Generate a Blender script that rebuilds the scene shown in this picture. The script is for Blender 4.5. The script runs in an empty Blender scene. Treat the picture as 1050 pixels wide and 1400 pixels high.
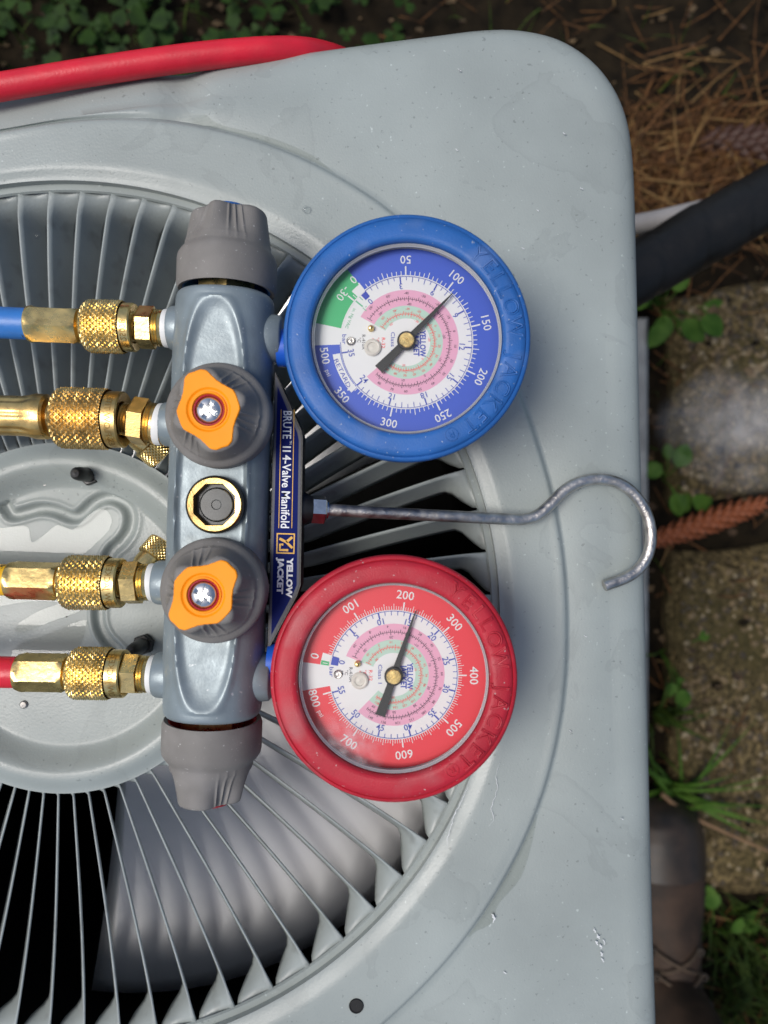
import bpy, bmesh, math, random
from mathutils import Vector, Matrix, noise
R_ = math.radians
random.seed(7)
sc = bpy.context.scene
COL = sc.collection

# ------------------------------------------------------------------ camera, world, sun, exposure
CAMH = 0.36                      # camera height over the unit's top panel (z = 0)
FPX = 1400 * 26.0 / 36.0         # focal length in photograph pixels
cd = bpy.data.cameras.new('camera'); cam = bpy.data.objects.new('camera', cd); COL.objects.link(cam)
cam.location = (0, 0, CAMH); cam.rotation_euler = (0, 0, 0)
cd.sensor_fit = 'VERTICAL'; cd.sensor_height = 36.0; cd.sensor_width = 27.0; cd.lens = 26.0
cd.clip_start = 0.01; cd.clip_end = 500
cd.dof.use_dof = True; cd.dof.focus_distance = 0.332; cd.dof.aperture_fstop = 7.5
sc.camera = cam

SUN = Vector((-0.47, -0.03, 1.0)).normalized()
w = bpy.data.worlds.new('World'); sc.world = w; w.use_nodes = True
wt = w.node_tree; bg = wt.nodes['Background']
sky = wt.nodes.new('ShaderNodeTexSky'); sky.sky_type = 'NISHITA'; sky.sun_disc = False
sky.sun_elevation = math.asin(SUN.z); sky.sun_rotation = math.atan2(SUN.x, SUN.y)
sky.air_density = 1.0; sky.dust_density = 3.0; sky.ozone_density = 1.0
wt.links.new(sky.outputs[0], bg.inputs[0]); bg.inputs[1].default_value = 0.10
ld = bpy.data.lights.new('sun', 'SUN'); lo = bpy.data.objects.new('sun', ld); COL.objects.link(lo)
ld.energy = 1.85; ld.angle = R_(26); ld.color = (1.0, 0.97, 0.93)
lo.rotation_euler = SUN.to_track_quat('Z', 'Y').to_euler(); lo.location = SUN * 3
sc.view_settings.view_transform = 'Standard'; sc.view_settings.look = 'None'
sc.view_settings.gamma = 1.0; sc.view_settings.exposure = 0.30; sc.view_settings.use_curve_mapping = False
sc.cycles.max_bounces = 8; sc.cycles.transparent_max_bounces = 12

# ------------------------------------------------------------------ measuring helpers
def S(z): return (CAMH - z) / FPX                       # metres per photograph pixel at height z
def P(px, py, z=0.0): return Vector(((px - 525) * S(z), (700 - py) * S(z), z))

def catmull(pts, n=8, closed=False):
    pts = [Vector(p) for p in pts]; out = []; N = len(pts)
    rng = range(N) if closed else range(N - 1)
    for i in rng:
        if closed: a, b, c, d = pts[i - 1], pts[i], pts[(i + 1) % N], pts[(i + 2) % N]
        else: a, b, c, d = pts[max(i - 1, 0)], pts[i], pts[i + 1], pts[min(i + 2, N - 1)]
        for k in range(n):
            t = k / n
            out.append(0.5 * ((2 * b) + (c - a) * t + (2 * a - 5 * b + 4 * c - d) * t * t + (3 * b - a - 3 * c + d) * t ** 3))
    if not closed: out.append(pts[-1])
    return out
def sstep(a, b, x):
    t = min(1, max(0, (x - a) / (b - a))); return t * t * (3 - 2 * t)
def interp(tab, x):
    if x <= tab[0][0]: return tab[0][1]
    for (a, b), (c, d) in zip(tab, tab[1:]):
        if x <= c: return b + (d - b) * (x - a) / (c - a)
    return tab[-1][1]

# ------------------------------------------------------------------ materials
MATS = {}
def mat(name, col, rough=0.5, metal=0.0, var=0.0, vscale=30, rvar=0.0, bump=0.0, bscale=200, coat=0.0, spec=0.5, col2=None, detail=4, contrast=None, coat_rough=0.05, aniso=None):
    if name in MATS: return MATS[name]
    m = bpy.data.materials.new(name); m.use_nodes = True; nt = m.node_tree
    p = nt.nodes['Principled BSDF']
    p.inputs['Base Color'].default_value = (*col, 1); p.inputs['Roughness'].default_value = rough
    p.inputs['Metallic'].default_value = metal; p.inputs['Specular IOR Level'].default_value = spec
    p.inputs['Coat Weight'].default_value = coat; p.inputs['Coat Roughness'].default_value = coat_rough
    tc = nt.nodes.new('ShaderNodeTexCoord')
    def nz(scale, det=4):
        n = nt.nodes.new('ShaderNodeTexNoise'); n.inputs['Scale'].default_value = scale; n.inputs['Detail'].default_value = det
        nt.links.new(tc.outputs['Object'], n.inputs['Vector']); return n
    if var or col2:
        n = nz(vscale, detail); r = nt.nodes.new('ShaderNodeValToRGB')
        lo_, hi_ = contrast or (0.3, 0.7)
        r.color_ramp.elements[0].position = lo_; r.color_ramp.elements[1].position = hi_
        if col2: c0, c1 = col, col2
        else: c0, c1 = [c * (1 - var) for c in col], [min(1, c * (1 + var)) for c in col]
        r.color_ramp.elements[0].color = (*c0, 1); r.color_ramp.elements[1].color = (*c1, 1)
        nt.links.new(n.outputs[0], r.inputs[0]); nt.links.new(r.outputs[0], p.inputs['Base Color'])
    if rvar:
        n = nz(vscale * 1.7, 5); mr = nt.nodes.new('ShaderNodeMapRange')
        mr.inputs[1].default_value = 0.3; mr.inputs[2].default_value = 0.7
        mr.inputs[3].default_value = max(0.02, rough - rvar); mr.inputs[4].default_value = rough + rvar
        nt.links.new(n.outputs[0], mr.inputs[0]); nt.links.new(mr.outputs[0], p.inputs['Roughness'])
    if bump:
        n = nz(bscale, 5); b = nt.nodes.new('ShaderNodeBump'); b.inputs['Strength'].default_value = bump
        b.inputs['Distance'].default_value = 0.001
        nt.links.new(n.outputs[0], b.inputs['Height']); nt.links.new(b.outputs[0], p.inputs['Normal'])
    MATS[name] = m; return m

def clear_mat(name, ior=1.45, rough=0.03, tint=(1, 1, 1)):
    m = bpy.data.materials.new(name); m.use_nodes = True; nt = m.node_tree; nt.nodes.clear()
    o = nt.nodes.new('ShaderNodeOutputMaterial'); t = nt.nodes.new('ShaderNodeBsdfTransparent'); g = nt.nodes.new('ShaderNodeBsdfGlossy')
    f = nt.nodes.new('ShaderNodeFresnel'); f.inputs[0].default_value = ior
    x = nt.nodes.new('ShaderNodeMixShader'); t.inputs[0].default_value = (*tint, 1); g.inputs['Roughness'].default_value = rough
    nt.links.new(f.outputs[0], x.inputs[0]); nt.links.new(t.outputs[0], x.inputs[1]); nt.links.new(g.outputs[0], x.inputs[2])
    nt.links.new(x.outputs[0], o.inputs[0]); MATS[name] = m; return m

PAINT = mat('grey_paint', (0.30, 0.335, 0.320), 0.36, spec=0.4, var=0.17, vscale=9, rvar=0.13, bump=0.12, bscale=900, detail=8)
nt = PAINT.node_tree; p = nt.nodes['Principled BSDF']; src = p.inputs['Base Color'].links[0].from_socket
tc = [n for n in nt.nodes if n.type == 'TEX_COORD'][0]
def _ramp(sock, stops):
    r_ = nt.nodes.new('ShaderNodeValToRGB'); e_ = r_.color_ramp.elements
    e_[0].position, e_[0].color = stops[0][0], (*[stops[0][1]] * 3, 1); e_[1].position, e_[1].color = stops[-1][0], (*[stops[-1][1]] * 3, 1)
    for a_, b_ in stops[1:-1]: e_.new(a_).color = (b_, b_, b_, 1)
    nt.links.new(sock, r_.inputs[0]); return r_.outputs[0]
def _mul(a_, b_):
    m_ = nt.nodes.new('ShaderNodeMix'); m_.data_type = 'RGBA'; m_.blend_type = 'MULTIPLY'; m_.inputs[0].default_value = 1
    nt.links.new(a_, m_.inputs[6]); nt.links.new(b_, m_.inputs[7]); return m_.outputs[2]
n1 = nt.nodes.new('ShaderNodeTexNoise'); n1.inputs['Scale'].default_value = 17; n1.inputs['Detail'].default_value = 7; n1.inputs['Distortion'].default_value = 0.9; nt.links.new(tc.outputs['Object'], n1.inputs['Vector'])
st = _ramp(n1.outputs[0], [(0.0, 1.0), (0.575, 1.0), (0.583, 0.92), (0.61, 0.965), (0.66, 0.985), (1.0, 0.985)])   # dried water outlines
n2 = nt.nodes.new('ShaderNodeTexNoise'); n2.inputs['Scale'].default_value = 420; n2.inputs['Detail'].default_value = 3; nt.links.new(tc.outputs['Object'], n2.inputs['Vector'])
sp = _ramp(n2.outputs[0], [(0.0, 0.72), (0.28, 0.72), (0.33, 1.0), (0.70, 1.0), (0.75, 1.45), (1.0, 1.45)])        # grit specks
nt.links.new(_mul(_mul(src, st), sp), p.inputs['Base Color'])
PAINT_DARK = mat('grey_paint_slat', (0.29, 0.322, 0.312), 0.42, var=0.12, vscale=25, rvar=0.08, bump=0.1, bscale=900)
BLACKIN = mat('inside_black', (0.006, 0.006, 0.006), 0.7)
BRASS = mat('brass', (0.66, 0.45, 0.17), 0.34, 1.0, var=0.3, vscale=160, rvar=0.1, bump=0.1, bscale=1500)
BRASS2 = mat('brass_gold', (0.76, 0.565, 0.23), 0.29, 1.0, var=0.22, vscale=120, rvar=0.08, bump=0.12, bscale=500)
BRASSD = mat('brass_engraved', (0.33, 0.19, 0.05), 0.45, 0.8)
BODYM = mat('zinc_cast_paint', (0.22, 0.265, 0.283), 0.40, 0.28, var=0.12, vscale=90, rvar=0.08, bump=0.07, bscale=900)
KNOB = mat('grey_rubber', (0.185, 0.175, 0.162), 0.6, var=0.1, vscale=90, bump=0.12, bscale=1500, spec=0.35)
ORANGE = mat('orange_plastic', (1.0, 0.31, 0.0), 0.5, spec=0.25, var=0.06, vscale=60)
BLUER = mat('blue_rubber', (0.018, 0.108, 0.35), 0.48, var=0.14, vscale=60, rvar=0.07, bump=0.15, bscale=1400, spec=0.4)
REDR = mat('red_rubber', (0.41, 0.013, 0.028), 0.5, var=0.14, vscale=60, rvar=0.07, bump=0.15, bscale=1400, spec=0.4)
def specks(m, scale, lo_, hi_, col, amt):
    nt = m.node_tree; p = nt.nodes['Principled BSDF']; tc = [n for n in nt.nodes if n.type == 'TEX_COORD'][0]
    n = nt.nodes.new('ShaderNodeTexNoise'); n.inputs['Scale'].default_value = scale; n.inputs['Detail'].default_value = 2; nt.links.new(tc.outputs['Object'], n.inputs['Vector'])
    mr = nt.nodes.new('ShaderNodeMapRange'); mr.inputs[1].default_value = lo_; mr.inputs[2].default_value = hi_; mr.inputs[4].default_value = amt; nt.links.new(n.outputs[0], mr.inputs[0])
    x = nt.nodes.new('ShaderNodeMix'); x.data_type = 'RGBA'; x.inputs[7].default_value = (*col, 1); nt.links.new(mr.outputs[0], x.inputs[0])
    if p.inputs['Base Color'].links: nt.links.new(p.inputs['Base Color'].links[0].from_socket, x.inputs[6])
    else: x.inputs[6].default_value = p.inputs['Base Color'].default_value
    nt.links.new(x.outputs[2], p.inputs['Base Color'])
for m_ in (BLUER, REDR, KNOB):
    specks(m_, 620, .70, .76, (.55, .55, .52), .55); specks(m_, 45, .56, .80, (.35, .34, .33), .28)
specks(BODYM, 420, .70, .76, (.6, .62, .62), .6); specks(BODYM, 60, .60, .82, (.12, .12, .10), .4)
specks(BRASS, 130, .52, .78, (.16, .09, .03), .6); specks(BRASS2, 130, .56, .8, (.20, .11, .03), .5); specks(PAINT_DARK, 90, .58, .8, (.09, .085, .07), .5)
BLUEH = mat('blue_hose', (0.03, 0.17, 0.50), 0.4, var=0.18, vscale=70, bump=0.1, bscale=600)
REDH = mat('red_hose', (0.60, 0.012, 0.03), 0.42, var=0.12, vscale=70, rvar=0.08, bump=0.12, bscale=700)
YELH = mat('yellow_hose', (0.85, 0.48, 0.01), 0.4, var=0.1, vscale=70)
SEALW = mat('white_seal', (0.75, 0.75, 0.72), 0.5)
STEEL = mat('steel_wire', (0.50, 0.48, 0.45), 0.42, 1.0, var=0.3, vscale=140, rvar=0.14, bump=0.3, bscale=600)
CHROME = mat('zinc_screw', (0.75, 0.75, 0.74), 0.22, 1.0, var=0.15, vscale=300)
BLACKR = mat('black_rubber', (0.014, 0.014, 0.014), 0.42, bump=0.1, bscale=900)
BLKTAPE = mat('black_tape', (0.009, 0.009, 0.009), 0.5, spec=0.3, var=0.3, vscale=25, rvar=0.12, bump=0.5, bscale=120)
WHITE = mat('dial_white', (0.70, 0.715, 0.71), 0.5)
D_BLUE = mat('dial_blue', (0.042, 0.098, 0.50), 0.5)
D_GREEN = mat('dial_green', (0.05, 0.42, 0.16), 0.5)
D_RED = mat('dial_red', (0.70, 0.045, 0.06), 0.5)
D_PINK = mat('dial_pink', (0.70, 0.36, 0.49), 0.5)
D_MINT = mat('dial_mint', (0.42, 0.60, 0.50), 0.5)
INK = mat('ink_black', (0.03, 0.03, 0.04), 0.5)
INKB = mat('ink_navy', (0.03, 0.06, 0.40), 0.5)
INKR = mat('ink_red', (0.80, 0.05, 0.06), 0.5)
INKG = mat('ink_green', (0.12, 0.45, 0.25), 0.5)
NAVY = mat('plate_navy', (0.004, 0.011, 0.11), 0.5, spec=0.06)
GOLD = mat('plate_gold', (0.75, 0.40, 0.03), 0.4)
PLATEW = mat('plate_white', (0.78, 0.80, 0.82), 0.4)
SILVER = mat('plate_silver', (0.06, 0.065, 0.09), 0.5)
NEEDLE = mat('needle_black', (0.022, 0.024, 0.022), 0.5)
PLUG = mat('plug_clear_plastic', (0.60, 0.58, 0.52), 0.3)
SIGHT = mat('sight_glass_dark', (0.028, 0.033, 0.034), 0.22, spec=0.35, var=0.5, vscale=150)
CRYSTAL = clear_mat('crystal', 1.42, 0.02)
def foggy(name, c, rad, amt):
    m = clear_mat(name, 1.42, 0.02); nt = m.node_tree; o = [n for n in nt.nodes if n.type == 'OUTPUT_MATERIAL'][0]; src = o.inputs[0].links[0].from_socket
    ge = nt.nodes.new('ShaderNodeNewGeometry'); vd = nt.nodes.new('ShaderNodeVectorMath'); vd.operation = 'DISTANCE'; vd.inputs[1].default_value = c
    nt.links.new(ge.outputs['Position'], vd.inputs[0]); a = nt.nodes.new('ShaderNodeMapRange'); a.inputs[1].default_value = rad; a.inputs[2].default_value = rad * .15; nt.links.new(vd.outputs['Value'], a.inputs[0])
    nz = nt.nodes.new('ShaderNodeTexNoise'); nz.inputs['Scale'].default_value = 260; nz.inputs['Detail'].default_value = 6; nt.links.new(ge.outputs['Position'], nz.inputs['Vector'])
    b = nt.nodes.new('ShaderNodeMapRange'); b.inputs[1].default_value = .36; b.inputs[2].default_value = .66; b.inputs[3].default_value = amt * .35; b.inputs[4].default_value = amt; nt.links.new(nz.outputs[0], b.inputs[0])
    mu = nt.nodes.new('ShaderNodeMath'); mu.operation = 'MULTIPLY'; nt.links.new(a.outputs[0], mu.inputs[0]); nt.links.new(b.outputs[0], mu.inputs[1])
    d = nt.nodes.new('ShaderNodeBsdfDiffuse'); d.inputs[0].default_value = (.75, .75, .76, 1); x = nt.nodes.new('ShaderNodeMixShader')
    nt.links.new(mu.outputs[0], x.inputs[0]); nt.links.new(src, x.inputs[1]); nt.links.new(d.outputs[0], x.inputs[2]); nt.links.new(x.outputs[0], o.inputs[0]); return m
RIMCLEAR = mat('crystal_rim_plastic', (0.42, 0.42, 0.42), 0.12, spec=0.8, coat=0.6)
WATER = clear_mat('rain_water', 1.33, 0.015, (0.93, 0.94, 0.94))
ALU = mat('fan_aluminium', (0.88, 0.88, 0.88), 0.42, 0.7, var=0.03, vscale=12)
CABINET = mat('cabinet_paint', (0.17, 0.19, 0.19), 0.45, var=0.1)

# ------------------------------------------------------------------ mesh builder
class MB:
    def __init__(s): s.v = []; s.f = []; s.m = []; s.M = Matrix.Identity(4)
    def add(s, vs, fs, mi=0, M=None):
        T = s.M @ M if M is not None else s.M
        b = len(s.v); s.v += [T @ Vector(v) for v in vs]
        s.f += [tuple(b + i for i in f) for f in fs]; s.m += [mi] * len(fs)
    def grid(s, rows, mi=0, wrap=True, M=None):
        n = len(rows[0]); vs = [p for r in rows for p in r]; fs = []
        for i in range(len(rows) - 1):
            for j in range(n if wrap else n - 1):
                k = (j + 1) % n
                fs.append((i * n + j, i * n + k, (i + 1) * n + k, (i + 1) * n + j))
        s.add(vs, fs, mi, M)
    def lathe(s, prof, seg=48, mi=0, M=None):            # profile of (r, z), axis z
        rows = [[(r * math.cos(2 * math.pi * j / seg), r * math.sin(2 * math.pi * j / seg), z) for j in range(seg)] for r, z in prof]
        s.grid(rows, mi, True, M)
    def prism(s, pts, z0, z1, mi=0, M=None, bev=0.0):     # pts ccw (x, y)
        n = len(pts)
        if bev:
            c = Vector((sum(p[0] for p in pts) / n, sum(p[1] for p in pts) / n))
            R = max((Vector(p[:2]) - c).length for p in pts); k = 1 - bev / R
            ins = [(c.x + (p[0] - c.x) * k, c.y + (p[1] - c.y) * k) for p in pts]
            rows = [[(x, y, z0) for x, y in pts], [(x, y, z1 - bev) for x, y in pts], [(x, y, z1) for x, y in ins]]
        else: rows = [[(p[0], p[1], z0) for p in pts], [(p[0], p[1], z1) for p in pts]]
        s.grid(rows, mi, True, M)
        top = rows[-1]; s.add(top, [tuple(range(n))], mi, M); s.add(rows[0], [tuple(range(n))[::-1]], mi, M)
    def disc(s, r, z, seg=48, mi=0, M=None, c=(0, 0)):
        s.add([(c[0] + r * math.cos(2 * math.pi * j / seg), c[1] + r * math.sin(2 * math.pi * j / seg), z) for j in range(seg)], [tuple(range(seg))], mi, M)
    def tube(s, path, rad, seg=12, mi=0, cap=True, rfun=None):
        path = [Vector(p) for p in path]; rows = []; up = None; n = len(path)
        for i, p in enumerate(path):
            t = (path[min(i + 1, n - 1)] - path[max(i - 1, 0)]).normalized()
            if up is None: up = t.orthogonal().normalized()
            up = (up - t * up.dot(t)).normalized(); sd = t.cross(up)
            r = rfun(i / (n - 1)) if rfun else rad
            rows.append([p + (up * math.cos(2 * math.pi * j / seg) + sd * math.sin(2 * math.pi * j / seg)) * r for j in range(seg)])
        s.grid(rows, mi)
        if cap:
            s.add(rows[0], [tuple(range(seg))[::-1]], mi); s.add(rows[-1], [tuple(range(seg))], mi)
    def obj(s, name, mats, parent=None, smooth=35, pinv=None):
        me = bpy.data.meshes.new(name); me.from_pydata([tuple(v) for v in s.v], [], s.f)
        for m in (mats if isinstance(mats, (list, tuple)) else [mats]): me.materials.append(m)
        me.polygons.foreach_set('material_index', s.m)
        if smooth is not None:
            me.polygons.foreach_set('use_smooth', [True] * len(me.polygons))
            try: me.set_sharp_from_angle(angle=R_(smooth))
            except Exception: pass
        me.update()
        return link(bpy.data.objects.new(name, me), parent)
def link(o, parent=None):
    COL.objects.link(o)
    if parent is not None:
        o.parent = parent; o.matrix_parent_inverse = Matrix.Translation(-parent.location)
    return o
def thing(name, label, cat, loc, group=None):
    o = bpy.data.objects.new(name, None); COL.objects.link(o); o.location = loc; o.empty_display_size = 0.02
    return tag(o, label, cat, group)
def tag(o, label, cat, group=None, kind=None):
    o['label'] = label; o['category'] = cat
    if group: o['group'] = group
    if kind: o['kind'] = kind
    return o
def struct(o, label=None):
    o['kind'] = 'structure'
    if label: o['label'] = label
    return o
def frame(origin, zaxis, xhint=(1, 0, 0)):
    z = Vector(zaxis).normalized(); x = Vector(xhint); x = (x - z * x.dot(z)).normalized(); y = z.cross(x)
    M = Matrix((x, y, z)).transposed().to_4x4(); M.translation = Vector(origin); return M

# ------------------------------------------------------------------ flat lettering
_tc = {}
def glyphs(txt, bold=0.0):
    k = (txt, bold)
    if k in _tc: return _tc[k]
    c = bpy.data.curves.new('t', 'FONT'); c.body = txt; c.resolution_u = 2; c.offset = bold; c.align_x = 'LEFT'
    o = bpy.data.objects.new('t', c); COL.objects.link(o)
    dg = bpy.context.evaluated_depsgraph_get(); me = bpy.data.meshes.new_from_object(o.evaluated_get(dg))
    vs = [tuple(v.co) for v in me.vertices]; fs = [tuple(p.vertices) for p in me.polygons]
    bpy.data.objects.remove(o); bpy.data.curves.remove(c); bpy.data.meshes.remove(me)
    xs = [v[0] for v in vs]; ys = [v[1] for v in vs]
    _tc[k] = (vs, fs, min(xs), max(xs)); return _tc[k]
CAPH = 0.70
def text(mb, txt, c, ang, cap, mi, z, width=None, bold=0.0, narrow=1.0, warp=None):
    vs, fs, x0, x1 = glyphs(txt, bold); sy = cap / CAPH
    sx = width / (x1 - x0) if width else sy * narrow
    ca, sa = math.cos(ang), math.sin(ang); out = []
    for x, y, _ in vs:
        a = (x - (x0 + x1) / 2) * sx; b = y * sy - cap / 2
        out.append(warp(a, b) if warp else (c[0] + a * ca - b * sa, c[1] + a * sa + b * ca, z))
    mb.add(out, fs, mi)

# ================================================================== GROUND
GZ = -0.60
def gheight(x, y):
    f = max(0.0, 1 - math.hypot(x, y) / 3.0)
    return GZ + f * (0.028 * noise.noise((x * 4, y * 4, 1)) + 0.014 * noise.noise((x * 17, y * 17, 2)) + 0.009 * noise.noise((x * 55, y * 55, 3)))
SOIL = mat('soil', (0.004, 0.003, 0.0015), 0.95, col2=(0.018, 0.0125, 0.006), vscale=45, bump=0.8, bscale=160, spec=0.15, detail=8)  # damp soil; shade beside the unit is also put into this dark colour
N = 200; cs = [math.sinh((i / N * 2 - 1) * 5.2) * 40 / math.sinh(5.2) for i in range(N + 1)]
g = MB(); g.grid([[(x, y, gheight(x, y)) for x in cs] for y in cs], wrap=False)
struct(g.obj('ground', SOIL, smooth=180), 'damp soil around the condenser unit, with shade darkened into its colour')

# concrete equipment pad under the unit
AXC = P(85, 845, 0)                                       # fan axis
g = MB()
pad = [(-0.62, -0.62), (0.333, -0.62), (0.333, 0.245), (-0.62, 0.245)]
g.prism(pad, -0.64, -0.565, bev=0.008)
tag(g.obj('equipment_pad', mat('pad_concrete', (0.30, 0.30, 0.28), 0.85, var=0.25, vscale=30, bump=0.5, bscale=300)), 'pale concrete slab edge showing beneath the grey condenser unit', 'slab')

# stepping stones with exposed aggregate
AGG = bpy.data.materials.new('aggregate'); AGG.use_nodes = True
nt = AGG.node_tree; p = nt.nodes['Principled BSDF']; p.inputs['Roughness'].default_value = 0.85; p.inputs['Specular IOR Level'].default_value = 0.25
tc = nt.nodes.new('ShaderNodeTexCoord'); vo = nt.nodes.new('ShaderNodeTexVoronoi'); vo.inputs['Scale'].default_value = 190
nt.links.new(tc.outputs['Object'], vo.inputs['Vector'])
hs = nt.nodes.new('ShaderNodeValToRGB'); e = hs.color_ramp.elements; e[0].color = (0.04, 0.028, 0.010, 1); e[1].color = (0.17, 0.125, 0.055, 1); e[1].position = 0.95
e.new(0.5).color = (0.085, 0.062, 0.027, 1)
sep = nt.nodes.new('ShaderNodeSeparateColor'); nt.links.new(vo.outputs['Color'], sep.inputs[0]); nt.links.new(sep.outputs[0], hs.inputs[0])
ns = nt.nodes.new('ShaderNodeTexNoise'); ns.inputs['Scale'].default_value = 9; ns.inputs['Detail'].default_value = 6; nt.links.new(tc.outputs['Object'], ns.inputs['Vector'])
mr = nt.nodes.new('ShaderNodeMapRange'); mr.inputs[1].default_value = 0.45; mr.inputs[2].default_value = 0.7; nt.links.new(ns.outputs[0], mr.inputs[0])
mx = nt.nodes.new('ShaderNodeMix'); mx.data_type = 'RGBA'; mx.inputs[7].default_value = (0.055, 0.045, 0.014, 1)
nt.links.new(mr.outputs[0], mx.inputs[0]); nt.links.new(hs.outputs[0], mx.inputs[6]); nt.links.new(mx.outputs[2], p.inputs['Base Color'])
bp = nt.nodes.new('ShaderNodeBump'); bp.inputs['Strength'].default_value = 1.0; bp.inputs['Distance'].default_value = 0.004; bp.invert = True
nt.links.new(vo.outputs['Distance'], bp.inputs['Height']); nt.links.new(bp.outputs[0], p.inputs['Normal'])
PEB = [mat('pebble_tan', (0.15, 0.105, 0.05), 0.7, var=0.35, vscale=60), mat('pebble_pale', (0.24, 0.19, 0.11), 0.7, var=0.3, vscale=60), mat('pebble_dark', (0.05, 0.037, 0.02), 0.7, var=0.3, vscale=60)]
def slab_stone(name, corners, label, seed):
    rnd = random.Random(seed); zt = -0.572; cs_ = [P(x, y, zt) for x, y in corners]
    a, b, c, d = [Vector((q.x, q.y)) for q in cs_]; nu = 60; nv = 60; mb = MB(); rows = []
    for i in range(nv + 1):
        row = []
        for j in range(nu + 1):
            u, v = j / nu, i / nv; q = (a * (1 - u) + b * u) * (1 - v) + (d * (1 - u) + c * u) * v
            e_ = min(u, 1 - u, v, 1 - v)
            z = zt - 0.018 * (1 - sstep(0, 0.05, e_)) + 0.004 * noise.noise((q.x * 20, q.y * 20, seed)) + 0.0025 * noise.noise((q.x * 90, q.y * 90, seed))
            o = 0.012 * noise.noise((q.x * 12, q.y * 12, seed + 5)) * (1 - sstep(0, 0.12, e_))
            row.append((q.x + o, q.y + o, z))
        rows.append(row)
    mb.grid(rows, wrap=False)
    edge = rows[0] + [r[-1] for r in rows[1:]] + rows[-1][-2::-1] + [r[0] for r in rows[-2:0:-1]]
    mb.grid([edge, [(x, y, -0.64) for x, y, z in edge]])
    t = mb.obj(name, AGG, smooth=60); tag(t, label, 'paving stone', 'stepping stones beside the unit')
    pb = MB(); ico = bmesh.new(); bmesh.ops.create_icosphere(ico, subdivisions=1, radius=1)
    iv = [v.co.copy() for v in ico.verts]; ic = [tuple(v.index for v in f.verts) for f in ico.faces]; ico.free()
    for k in range(1300):
        u, v = rnd.uniform(.03, .97), rnd.uniform(.03, .97); q = (a * (1 - u) + b * u) * (1 - v) + (d * (1 - u) + c * u) * v
        r = rnd.choice([.0025, .003, .0035, .004, .005]); sx, sy = r * rnd.uniform(.8, 1.5), r * rnd.uniform(.7, 1.1); an = rnd.uniform(0, 6.3)
        z = zt + 0.004 * noise.noise((q.x * 20, q.y * 20, seed)) + 0.0025 * noise.noise((q.x * 90, q.y * 90, seed)) - r * 0.15
        M = Matrix.Translation((q.x, q.y, z)) @ Matrix.Rotation(an, 4, 'Z') @ Matrix.Diagonal((sx, sy, r * .6, 1))
        pb.add(iv, ic, rnd.choice([0, 0, 0, 1, 2, 2]), M)
    o = pb.obj('pebbles', PEB, t, smooth=180); o['kind'] = 'stuff'
slab_stone('stepping_stone', [(922, 690), (1240, 650), (1225, 355), (918, 398)], 'aggregate stepping stone under the pale cobweb, above the orange pine cone', 3)
slab_stone('stepping_stone', [(930, 1232), (1270, 1215), (1250, 722), (918, 762)], 'aggregate stepping stone beside the work boot, below the orange pine cone', 11)

# ================================================================== AIR CONDITIONER
UNIT = thing('condenser_unit', 'grey painted air conditioner condenser with round slatted fan grille on top', 'air conditioner', (AXC.x, AXC.y, -0.565))
cx, cy = AXC.x, AXC.y
px0 = S(0)
ZL = -0.012
out_px = [(0, 140), (120, 118), (250, 100), (400, 78), (520, 62), (600, 52), (660, 45), (710, 45), (760, 56), (800, 79), (830, 110), (852, 152), (863, 205), (868, 300),
          (875, 600), (883, 900), (890, 1200), (896, 1400), (899, 1500), (890, 1575), (860, 1635), (810, 1672), (740, 1690), (500, 1700), (0, 1720), (-400, 1735), (-560, 1730), (-640, 1700), (-690, 1640), (-705, 1560),
          (-720, 1200), (-730, 800), (-735, 400), (-725, 310), (-690, 250), (-630, 220), (-550, 210), (-250, 174)]
outl = [Vector((q.x, q.y)) for q in catmull([(*P(x, y, ZL)[:2], 0) for x, y in out_px], 10, True)]
def ray_out(th):
    d = Vector((math.cos(th), math.sin(th))); best = None; n = len(outl)
    for i in range(n):
        a, b = outl[i] - Vector((cx, cy)), outl[(i + 1) % n] - Vector((cx, cy)); e_ = b - a
        den = d.x * e_.y - d.y * e_.x
        if abs(den) < 1e-12: continue
        t = (a.x * e_.y - a.y * e_.x) / den; u = (a.x * d.y - a.y * d.x) / den
        if t > 0 and -1e-6 <= u <= 1 + 1e-6: best = t if best is None else max(best, t)
    return best
RIM = 600 * px0; HUB = 240 * px0
ring_tab = [(-180, 690), (-60, 712), (-48, 705), (-20, 700), (0, 690), (20, 692), (35, 705), (50, 716), (65, 708), (80, 692), (97, 668), (115, 672), (180, 690)]
def Rring(th):
    d = math.degrees(math.atan2(math.sin(th), math.cos(th))); return interp(ring_tab, d) * px0
NT = 720; rows = []
ths = [2 * math.pi * i / NT for i in range(NT)]; RO = [ray_out(t) for t in ths]; RR = [Rring(t) for t in ths]
RR = [sum(RR[(i + k) % NT] for k in range(-8, 9)) / 17 for i in range(NT)]
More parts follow.
